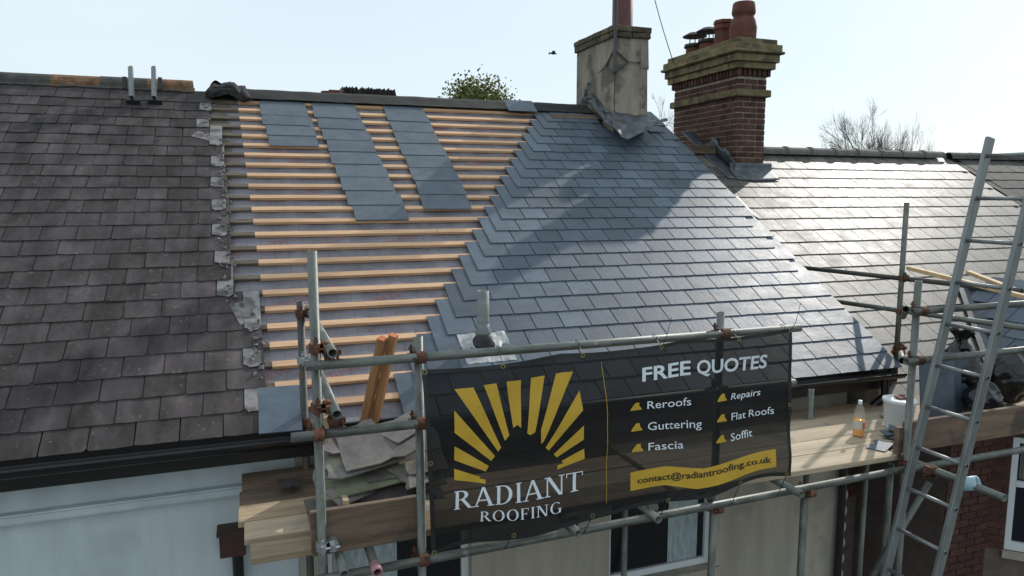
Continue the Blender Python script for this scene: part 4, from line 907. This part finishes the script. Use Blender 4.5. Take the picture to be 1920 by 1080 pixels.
# timbers lying across the right-hand scaffold
for i, (a_, b__, lab) in enumerate((((1702, 502, 4.55), (1935, 560, 3.75), 'longer pale timber lying across rails at right'), ((1815, 510, 4.9), (1960, 566, 4.2), 'shorter pale timber behind the ladder, upper right'))):
    p0, p1 = atY(*a_), atY(*b__); p1 = p0+(p1-p0)*1.5; Mx = frame(p0, p1, (0, 0, 1)); me = MB().box((-.035, -.016, 0), (.035, .016, (p1-p0).length)).mesh('loose_timber', 'raw_timber'); bevel(me, .002)
    tag(inst('loose_timber', me, None, Mx), lab, 'timber', 'loose timbers')

# ------------------------------------------------------------------ broken old slates on the platform
def shard(w_, l_, t_, m, seed):
    rg = random.Random(seed); h, k = w_/2, l_/2; pts = []
    cs = [(-h, -k), (h, -k), (h, k), (-h, k)]
    for i in range(4):                                               # straight dressed sides with snapped corners and a ragged break
        a = Vector(cs[i]); b = Vector(cs[(i+1) % 4]); snap = rg.random() < .45
        pts.append(tuple(a.lerp(b, rg.uniform(.10, .28) if snap else .01)))
        if i == seed % 4:
            n = (b-a).normalized().orthogonal()
            for q in (.35, .48, .6, .72, .85): pts.append(tuple(a.lerp(b, q)+n*rg.uniform(-.01, .035)*(1 if n.dot(-a) > 0 else -1)))
        pts.append(tuple(a.lerp(b, rg.uniform(.78, .92) if rg.random() < .3 else .97)))
    return MB().prism(pts, 0, t_).mesh('broken_slate', m)
xs0, xs1 = XA+.18, XB+.25
pile = [  # x, y, z above the deck, width, length, tilt x, tilt y, yaw, label
 (.56, 4.00, .012, .62, .40, .02, .01, .05, 'lowest slate of the broken pile, behind the toe board'),
 (.60, 3.98, .040, .52, .38, .05, -.02, -.12, 'dark slate second from bottom of the broken pile'),
 (.52, 3.93, .070, .36, .26, .09, -.03, .30, 'small slate poking from lower left of the broken pile'),
 (.74, 3.96, .085, .50, .34, .06, .02, -.05, 'grey slate low on the right of the broken pile'),
 (.70, 3.98, .115, .60, .34, .10, -.05, .06, 'grey slate beneath the green mossy one'),
 (.58, 3.96, .150, .58, .30, .15, -.07, .10, 'green mossy slate across middle of the broken pile'),
 (.80, 4.00, .170, .46, .30, .12, -.06, -.04, 'pale notched slate at right of the broken pile'),
 (.55, 4.02, .205, .46, .30, .16, -.10, .16, 'pointed grey slate on left near the top of pile'),
 (.72, 4.05, .245, .56, .36, .20, -.12, .04, 'large brown-grey slate topping the broken pile'),
 (.47, 3.86, .120, .24, .16, .20, .10, .5, 'small triangular slate at front left of the broken pile'),
 (.66, 3.84, .110, .30, .18, .25, -.08, -.3, 'narrow dark slate at the front of the broken pile'),
 (.84, 3.88, .150, .26, .20, .22, .10, .4, 'small square slate at front right of the broken pile'),
 (.48, 4.10, .225, .24, .18, .10, .12, -.5, 'little slate tipped at back left of the broken pile'),
 (.84, 4.14, .275, .30, .22, .12, -.16, .5, 'slate lying crosswise at top right of the broken pile'),
 (.56, 4.22, .235, .30, .24, .22, -.10, .3, 'small pale slate behind the top of broken pile'),
]
for i, (x, y, z, w_, l_, tx, ty, yw, lab) in enumerate(pile):
    m = 'mossy_slate' if 'mossy' in lab else ('old_slate' if 'dark' in lab else 'broken_slate')
    M = Matrix.Translation((x, y, ZP+z*1.55+.03)) @ Matrix.Rotation(tx*1.25+.05, 4, 'X') @ Matrix.Rotation(ty, 4, 'Y') @ Matrix.Rotation(yw, 4, 'Z')
    tag(inst('broken_slate', shard(w_, l_, .009, m, 40+i), None, M), lab, 'slate', 'pile of broken old slates')
p = atZ(543, 912, ZP+.03); tag(inst('broken_slate', shard(.13, .12, .007, 'old_slate', 77), None, Matrix.Translation(p+Vector((0, 0, .02))) @ Matrix.Rotation(.1, 4, 'Y')), 'small dark slate scrap on a left deck board', 'slate')
ll = atY(700, 838, 4.45); lc = MB(); lc.grid(10, 14, lambda u, v: Vector((ll.x-.10+.17*u+.02*v, 4.42+.10*math.sin(v*2.2)+.03*u, ll.z-.10+.19*v-.02*(u-.5)**2+.01*noise.noise((u*4, v*4, 0))))); tag(solidify(lc.build('lead_offcut', 'lead_bright', smooth=True), .004), 'curled shiny lead offcut standing behind the broken slates', 'lead sheet')

# ------------------------------------------------------------------ things on the right part of the deck
def spin(prof, seg=24): return MB().lathe(prof, seg)
bp = atZ(1609, 818, ZP); bo = thing('drinks_bottle', 'clear plastic bottle half full of orange drink on the deck', 'bottle', bp); Mb_ = Matrix.Translation((bp.x, bp.y, ZP+.002))
hB = atY(1612, 751, bp.y).z-ZP; k_ = hB/.30
pr = lambda P: [(r*k_, z*k_) for r, z in P]
spin(pr([(.030, 0), (.042, .006), (.044, .02), (.043, .16), (.040, .20), (.030, .245), (.016, .268), (.014, .28)])).build('bottle_body', 'clear_plastic', bo, Mb_, True)
spin(pr([(.028, .003), (.0405, .008), (.042, .02), (.0415, .138), (0.0, .138)])).build('drink', 'orange_drink', bo, Mb_, True)
spin(pr([(.0155, .268), (.0165, .27), (.0165, .297), (.012, .300)])).build('cap', 'white_plastic', bo, Mb_, True)
spin(pr([(.0446, .065), (.0448, .067), (.0448, .128), (.0446, .130)])).build('label_wrap', 'paper', bo, Mb_, True)
lb = MB(); lb.grid(6, 1, lambda u, v: Vector((.0456*k_*math.sin(-.55+.75*u+.35), -.0456*k_*math.cos(-.55+.75*u+.35), (.069+.056*v)*k_))); lb.build('label_panel', 'orange_label', bo, Mb_)
bk = atZ(1690, 806, ZP); bk = Vector((bk.x+.03, bk.y+.06, ZP)); bu = thing('bucket', 'white plastic tub with rubbish on its lid beside ladder', 'bucket', bk); Mk = Matrix.Translation(bk)
wB = .115
spin([(wB*.86, .002), (wB*.88, .01), (wB, .20), (wB*1.05, .205), (wB*1.06, .225), (wB*.98, .226), (0, .222)], 32).build('tub', 'white_plastic', bu, Mk, True)
spin([(wB*1.075, .212), (wB*1.085, .216), (wB*1.075, .232), (wB*.95, .236), (0, .230)], 32).build('lid', 'white_plastic', bu, Mk, True)
rg = random.Random(5)
tag(inst('rubbish_scrap', shard(.10, .07, .012, 'terracotta', 5), None, Matrix.Translation(bk+Vector((.02, .0, .238))) @ Matrix.Rotation(.08, 4, 'X')), 'crumpled reddish scrap lying on the white tub lid', 'scrap')
GSC = 'slate offcuts by the white tub'
for i, (x, y, z, a, s, lab) in enumerate(((1650, 836, .004, .5, .24, 'flat dark slate offcut on the deck in front of tub'), (1676, 818, .016, .3, .17, 'lowest of the thin slate offcuts heaped by tub'), (1674, 812, .034, -.2, .16, 'middle of the thin slate offcuts heaped by tub'), (1676, 804, .052, .7, .14, 'top of the thin slate offcuts heaped by tub'))):
    p = atZ(x, y, ZP+z); tag(inst('slate_offcut', shard(s, s*.55, .006, 'new_slate', 90+i), None, Matrix.Translation((p.x, p.y, ZP+z)) @ Matrix.Rotation(a, 4, 'Z') @ Matrix.Rotation(.04*i, 4, 'X')), lab, 'slate', GSC)
p = atZ(1660, 783, ZP); me = MB().lathe([(.008, 0), (.020, .015), (.022, .05), (.018, .09), (.022, .11), (.004, .118)], 8, Matrix.Rotation(PI/2, 4, 'Y')).mesh('foil_wrapper', 'aluminium'); tag(inst('foil_wrapper', me, None, Matrix.Translation((p.x-.05, p.y, ZP+.022)) @ Matrix.Rotation(.4, 4, 'Z')), 'crumpled silver foil wrapper beside the white tub', 'wrapper')
# new slates standing on end behind the corner post
for i in range(4):
    p = atY(1742+i*19, 760, 4.25); M = Matrix.Translation((p.x, 4.20+.03*i, ZP+.012)) @ Matrix.Rotation(-.12-.02*i, 4, 'Z') @ Matrix.Rotation(PI/2-.12, 4, 'X')
    tag(inst('stacked_slate', slate_mesh(.27, .50, .010, 'new_slate', .002, .01), None, M), f'new slate standing on end behind corner post, {ORD[i]} from left', 'slate', 'new slates stood on end')
# black rubble sacks
def sack(c, r, h, seed, lab, neck=None):
    mb = MB(); nu, nv = 44, 26
    def fn(u, v):
        th_ = 2*PI*u; ph_ = PI*v; s = math.sin(ph_)**.7
        n0 = noise.noise((math.cos(th_)*1.4+seed, math.sin(th_)*1.4, v*2.2)); n1 = abs(noise.noise((math.cos(th_)*3+seed, math.sin(th_)*3, v*5))); n2 = abs(noise.noise((math.cos(th_)*7+seed, math.sin(th_)*7, v*9)))
        rr = r*s*(1.03+.22*n0-.30*n1-.10*n2); z = h*(1-(1+math.cos(PI*(1-v)))/2)
        z = h*v*(1+.12*n0)+.0
        return Vector((rr*math.cos(th_), rr*math.sin(th_)*.8, max(.004, z)))
    mb.grid(nu, nv, fn)
    if neck:
        def nk_(u, v):
            th_ = 2*PI*u; rr = (.085, .045, .035, .055, .085)[min(4, int(v*4+.01))]*(1+.30*math.sin(th_*7)+.15*math.sin(th_*3+1))
            return Vector((rr*math.cos(th_)+.02*v, rr*math.sin(th_), h*.93+.15*v+.02*math.sin(th_*5)*v))
        mb.grid(42, 4, nk_)
    o = tag(mb.build('rubble_sack', 'black_bag', None, Matrix.Translation(c), True), lab, 'sack', 'black rubble sacks'); return o
for i, (px, py, Y, r, h, lab, nk) in enumerate(((1790, 790, 4.45, .25, .56, 'black rubble sack with open gathered neck behind the ladder', True), (1892, 770, 4.30, .27, .50, 'big shiny black rubble sack at the right edge', False), (1840, 770, 4.12, .18, .30, 'low slumped black sack between the ladder stiles', False))):
    p = atY(px, py, Y); sack((p.x, Y, ZP+.002), r, h, 3.7*i+1, lab, nk)

# ------------------------------------------------------------------ ladder at the right
LD = thing('ladder', 'aluminium ladder leaning up to the scaffold at right', 'ladder', (3.1, 3.35, 0))
yL, yN = 3.50, 3.15
tL = atY(1857, 258, yL); bL = atY(1660, 1080, yL); d = (tL-bL).normalized(); bL = bL-d*((bL.z-.02)/d.z)
for y in (yL, yN):
    a = Vector((bL.x, y, bL.z)); b_ = Vector((tL.x, y, tL.z)); M = frame(a, b_, (0, 1, 0)); L_ = (b_-a).length
    mb = MB(); 
    prof = [(-.032, -.013), (.032, -.013), (.032, .013), (-.032, .013)]
    mb.box((-.034, -.014, 0), (.034, .014, L_), M); me = mb.mesh('stile', 'aluminium'); bevel(me, .004); inst('stile', me, LD, Matrix.Identity(4))
zr = [atY(x, y, yL) for x, y in ((1835, 372), (1812, 452))]; dz = .279; z = zr[0].z+dz
while z > .3:
    t = (z-bL.z)/(tL.z-bL.z); x = bL.x+(tL.x-bL.x)*t
    if z < tL.z-.05:
        inst('rung', MB().rod((x, yN-.018, z), (x, yL+.012, z), .0135, 10).mesh('rung', 'aluminium', True), LD, Matrix.Identity(4))
        inst('rung_rivet', MB().rod((x, yN-.021, z), (x, yN-.014, z), .011, 8).mesh('rung_rivet', 'rubber'), LD, Matrix.Identity(4))
    z -= dz

# ------------------------------------------------------------------ banner
BY = 3.555
BN = thing('banner', 'black mesh roofing banner with yellow sun rays and white lettering', 'banner', (2.0, BY, CZ-1.4))
c_ = [atY(x, y, BY) for x, y in ((790, 692), (1482, 614), (1480, 889), (808, 1040))]     # tl tr br bl
def bpos(a, b, off=0):                                     # a across, b down, 0..1
    top_ = c_[0].lerp(c_[1], a); bot_ = c_[3].lerp(c_[2], a)
    sag = .018*abs(math.sin(a*PI*3))*(1-b)**3
    p = top_.lerp(bot_, b); y = BY-.012-off-.020*math.sin(a*5.2+.6)*math.sin(b*PI)-.022*noise.noise((a*4, b*2.5, 3))-.008*noise.noise((a*11+b*5, b*5, 6))-.010*math.sin(b*PI)
    return Vector((p.x, y, p.z-sag+(.016*math.sin(a*PI*5)+.010*math.sin(a*23))*b**3))
def buv(px, py):                                           # photo pixel -> banner coordinates
    p = atY(px, py, BY); b = .5
    for _ in range(6):
        l = c_[0].lerp(c_[3], b); r = c_[1].lerp(c_[2], b); a = (p.x-l.x)/(r.x-l.x)
        t = c_[0].lerp(c_[1], a).z; bb = c_[3].lerp(c_[2], a).z; b = (t-p.z)/(t-bb)
    return a, b
mb = MB(); mb.grid(90, 40, lambda u, v: bpos(u, v)); mb.build('sheet', 'banner', BN, smooth=True)
hem = MB()
for u0, u1, v0, v1 in ((0, 1, 0, .022), (0, 1, .972, 1), (0, .010, .022, .972), (.990, 1, .022, .972)): hem.grid(90 if u1-u0 > .5 else 1, 1 if v1-v0 < .5 else 40, lambda u, v, u0=u0, u1=u1, v0=v0, v1=v1: bpos(u0+(u1-u0)*u, v0+(v1-v0)*v, .002))
hem.build('hem', 'rubber', BN)
OFF = .0035
def ink(name, polys, m, off=OFF, cut=True):
    """flat print: polygons in photo pixels, cut fine and laid on the waving sheet"""
    bm = bmesh.new()
    for poly in polys:
        vs = [bm.verts.new((*buv(x, y), 0)) for x, y in poly]; bm.faces.new(vs)
    return ink_bm(name, bm, m, off)
def ink_bm(name, bm, m, off=OFF):
    bmesh.ops.triangulate(bm, faces=bm.faces[:])
    us = [v.co.x for v in bm.verts]; u0, u1 = min(us), max(us)
    for k in range(1, 60):
        x = k/60
        if u0 < x < u1: bmesh.ops.bisect_plane(bm, geom=bm.verts[:]+bm.edges[:]+bm.faces[:], plane_co=(x, 0, 0), plane_no=(1, 0, 0))
    vs_ = [v.co.y for v in bm.verts]
    for k in range(1, 24):
        y = k/24
        if min(vs_) < y < max(vs_): bmesh.ops.bisect_plane(bm, geom=bm.verts[:]+bm.edges[:]+bm.faces[:], plane_co=(0, y, 0), plane_no=(0, 1, 0))
    for v in bm.verts: v.co = bpos(v.co.x, v.co.y, off+v.co.z)
    bmesh.ops.recalc_face_normals(bm, faces=bm.faces[:])
    me = bpy.data.meshes.new(name); bm.to_mesh(me); bm.free(); me.materials.append(MATS[m]); return inst(name, me, BN, Matrix.Identity(4))
zA = lambda pts: [(780+x/2.25, 580+y/2.25) for x, y in pts]
rays = [[(152, 663), (262, 697), (256, 704), (283, 708), (283, 726), (152, 710)], [(153, 566), (297, 650), (284, 674), (153, 627)], [(152, 413), (323, 607), (306, 628), (153, 508)], [(155, 324), (234, 314), (348, 570), (335, 587)],
        [(277, 303), (330, 295), (382, 518), (364, 541)], [(373, 289), (436, 286), (432, 487), (416, 474), (399, 487)], [(480, 279), (538, 272), (491, 503), (487, 508), (474, 506), (470, 518), (457, 510)], [(585, 266), (656, 256), (527, 545), (516, 556), (514, 498)],
        [(680, 334), (692, 415), (549, 585), (535, 572)], [(696, 481), (697, 541), (583, 614), (569, 601)], [(699, 580), (702, 622), (588, 667), (587, 648), (612, 641), (605, 630)]]
for r_ in rays: ink('sun_ray', [zA(r_)], 'gold_ink')
ink('gold_line', [zA([(774, 208), (776, 208), (799, 430), (798.5, 818), (797, 818), (796.5, 430)])], 'gold_ink')
zB = lambda pts: [(1120+x/2.8425, 580+y/2.8425) for x, y in pts]
for x, y in ((165, 533), (168, 645), (174, 758), (634, 488), (634, 599), (635, 711)):
    w_, h_ = (62, 46) if x < 400 else (54, 44)
    ink('roof_icon', [zB([(x, y), (x+.08*w_, y-.32*h_), (x+.46*w_, y-.97*h_), (x+.60*w_, y-.78*h_), (x+.64*w_, y-1.0*h_), (x+.76*w_, y-1.0*h_), (x+.78*w_, y-.62*h_), (x+w_, y-.26*h_), (x+w_, y-.16*h_)])], 'gold_ink')
topE = [(167, 868), (178, 864), (350, 834), (560, 834), (750, 795), (935, 748), (944, 748)]; botE = [(941, 840), (930, 847), (740, 900), (520, 938), (350, 936), (178, 967), (169, 967)]
ink('email_panel', [zB(topE+botE)], 'gold_ink', .003)
def text(name, body, p0, p1, cap, m, bold=0.0, off=.006, slant=0.0, shear_px=0.0):
    """text from photo pixel p0 to p1 (baseline), cap height in pixels"""
    cu_ = bpy.data.curves.new(name, 'FONT'); cu_.body = body; cu_.size = 1; cu_.offset = bold; cu_.resolution_u = 3
    ob = bpy.data.objects.new(name+'_tmp', cu_); col.objects.link(ob); dg = bpy.context.evaluated_depsgraph_get(); me = bpy.data.meshes.new_from_object(ob.evaluated_get(dg)); bpy.data.objects.remove(ob)
    xs_ = [v.co.x for v in me.vertices]; x0, x1 = min(xs_), max(xs_); bm = bmesh.new(); bm.from_mesh(me)
    capu = .73
    for v in bm.verts:
        t = (v.co.x-x0)/(x1-x0); px = p0[0]+(p1[0]-p0[0])*t+slant*v.co.y*cap; py = p0[1]+(p1[1]-p0[1])*t-v.co.y/capu*cap
        a, b = buv(px, py); v.co = (a, b, 0)
    return ink_bm(name, bm, m, off)
B2 = lambda x, y: (1120+x/2.8425, 580+y/2.8425)
text('lettering', 'FREE', B2(226, 370), B2(491, 343), 77/2.8425, 'white_ink', .022); text('lettering', 'QUOTES', B2(525, 340), B2(897, 303), 77/2.8425, 'white_ink', .022)
for s_, a, b, cp in (('Reroofs', (256, 523), (495, 507), 44), ('Guttering', (258, 638), (551, 623), 45), ('Fascia', (262, 749), (453, 735), 44), ('Repairs', (709, 479), (865, 456), 38), ('Flat', (712, 590), (788, 578), 42), ('Roofs', (805, 576), (937, 556), 42), ('Soffit', (712, 703), (823, 680), 42)):
    text('lettering', s_, B2(*a), B2(*b), cp/2.8425, 'white_ink', .002, slant=.25 if s_ == 'Repairs' else 0)
text('lettering', 'contact@radiantroofing.co.uk', B2(204, 927), B2(916, 822), 34/2.8425, 'banner_ink' if 'banner_ink' in MATS else 'rubber', .012, off=.0065)
# serif lettering drawn stroke by stroke
def arc(cx, cy, rx, ry, a0, a1, n=12): return [(cx+rx*math.cos(math.radians(a0+(a1-a0)*i/n)), cy+ry*math.sin(math.radians(a0+(a1-a0)*i/n))) for i in range(n+1)]
def ringp(o, i): return [[o[k], o[k+1], i[k+1], i[k]] for k in range(len(o)-1)]
R_ = lambda x0, y0, x1, y1: [(x0, y0), (x1, y0), (x1, y1), (x0, y1)]
def glyph(ch):
    S = .15; sf = .045
    stem = lambda x: [R_(x, 0, x+S, 1), R_(x-.07, 0, x+S+.07, sf), R_(x-.07, 1-sf, x+S+.07, 1)]
    if ch == 'I': return stem(.08), .31
    if ch == 'R': return stem(.08)+ringp(arc(.30, .745, .37, .255, -90, 90), arc(.30, .745, .20, .205, -90, 90))+[R_(.22, .95, .31, 1), R_(.22, .49, .31, .54), [(.33, .50), (.49, .52), (.86, 0), (.68, 0)], R_(.66, 0, .92, sf)], .86
    if ch == 'D': return stem(.08)+ringp(arc(.32, .5, .50, .5, -90, 90, 16), arc(.32, .5, .33, .455, -90, 90, 16))+[R_(.22, 0, .33, sf), R_(.22, 1-sf, .33, 1)], .90
    if ch == 'A': return [[(.40, 1.02), (.52, 1.02), (.92, 0), (.74, 0)], [(.40, 1.02), (.47, .92), (.14, 0), (.07, 0)], R_(.24, .30, .66, .36), R_(-.03, 0, .25, sf), R_(.64, 0, 1.0, sf)], .97
    if ch == 'N': return [R_(.10, 0, .17, 1), R_(.0, 0, .28, sf), R_(-.02, 1-sf, .20, 1), [(.08, 1), (.27, 1), (.86, 0), (.70, 0)], R_(.79, 0, .86, 1), R_(.68, 1-sf, .97, 1)], .97
    if ch == 'T': return [R_(.33, 0, .48, 1), R_(.22, 0, .59, sf), R_(.0, 1-sf*1.2, .81, 1), R_(.0, .78, .045, 1), R_(.765, .78, .81, 1)], .82
    if ch == 'F': return stem(.08)+[R_(.2, 1-sf, .66, 1), R_(.62, .78, .66, 1), R_(.2, .48, .50, .53), R_(.47, .40, .51, .61)], .70
    if ch == 'O': return ringp(arc(.48, .5, .48, .52, 0, 360, 28), arc(.48, .5, .31, .475, 0, 360, 28)), .98
    if ch == 'G': return ringp(arc(.48, .5, .48, .52, 45, 335, 24), arc(.48, .5, .31, .475, 45, 335, 24))+[R_(.72, .05, .86, .46), R_(.62, .42, .95, .46)], .98
def serif(word, p0, p1, cap, m, gap=.10):
    gl = [glyph(c) for c in word]; W = sum(g[1] for g in gl)+gap*(len(word)-1); x = 0
    for ch, (polys, adv) in zip(word, gl):
        bm = bmesh.new()
        for j, poly in enumerate(polys):
            vs = []
            for gx, gy in poly:
                t = (x+gx)/W; px = p0[0]+(p1[0]-p0[0])*t; py = p0[1]+(p1[1]-p0[1])*t-gy*cap; a, b = buv(px, py); vs.append(bm.verts.new((a, b, .00012*j)))
            bm.faces.new(vs)
        ink_bm('lettering', bm, m, .005); x += adv+gap
serif('RADIANT', (847, 954), (1090, 916), 36, 'white_ink', .07); serif('ROOFING', (896, 977), (1050, 955), 20, 'white_ink', .16)
# eyelets and cable ties
ey = MB().lathe([(.007, -.002), (.014, -.002), (.014, .003), (.007, .003)], 12, closed=True).mesh('eyelet', 'brass')
tie_top = [(940, 677), (1090, 658), (1236, 636), (1382, 630), (1478, 616), (792, 694)]; tie_bot = [(811, 1035), (960, 997), (1108, 965), (1249, 939), (1385, 922), (1472, 905)]
for x, y in tie_top+tie_bot+[(801, 865), (1481, 757)]:
    a, b = buv(x, y); a = min(max(a, .006), .994); b = min(max(b, .012), .988); p = bpos(a, b, .004); inst('eyelet', ey, BN, Matrix.Translation(p) @ Matrix.Rotation(PI/2, 4, 'X'))
for i, (x, y) in enumerate(tie_top[:5]):
    a, b = buv(x, y); p = bpos(a, min(max(b, .012), .98), .006); t_ = MB(); q = Vector((p.x, 3.612, zg))
    pts = [p+Vector((0, -.004, 0))]+[q+Vector((0, -(.031)*math.cos(w_), .031*math.sin(w_))) for w_ in np.linspace(0, PI, 7)]; t_.path(pts, .0022, 5)
    if i in (0, 2, 4): t_.path([p+Vector((0, -.004, 0)), p+Vector((.01, -.03, -.06 if i == 0 else .05)), p+Vector((.05 if i else .0, -.02, -.13 if i == 0 else .17))], .0018, 5)
    t_.build('cable_tie', 'rubber', BN)
for i, (x, y) in enumerate(tie_bot[1:]):
    a, b = buv(x, y); p = bpos(a, min(b, .985), .006); t_ = MB(); q = Vector((p.x-.01, YO-.05, zl-.02+.015*p.x))
    t_.path([p]+[q+Vector((-.01*k, -.031*math.cos(w_), .031*math.sin(w_))) for k, w_ in enumerate(np.linspace(.6, -PI*.8, 6))], .0025, 5); t_.build('cable_tie', 'rubber', BN)
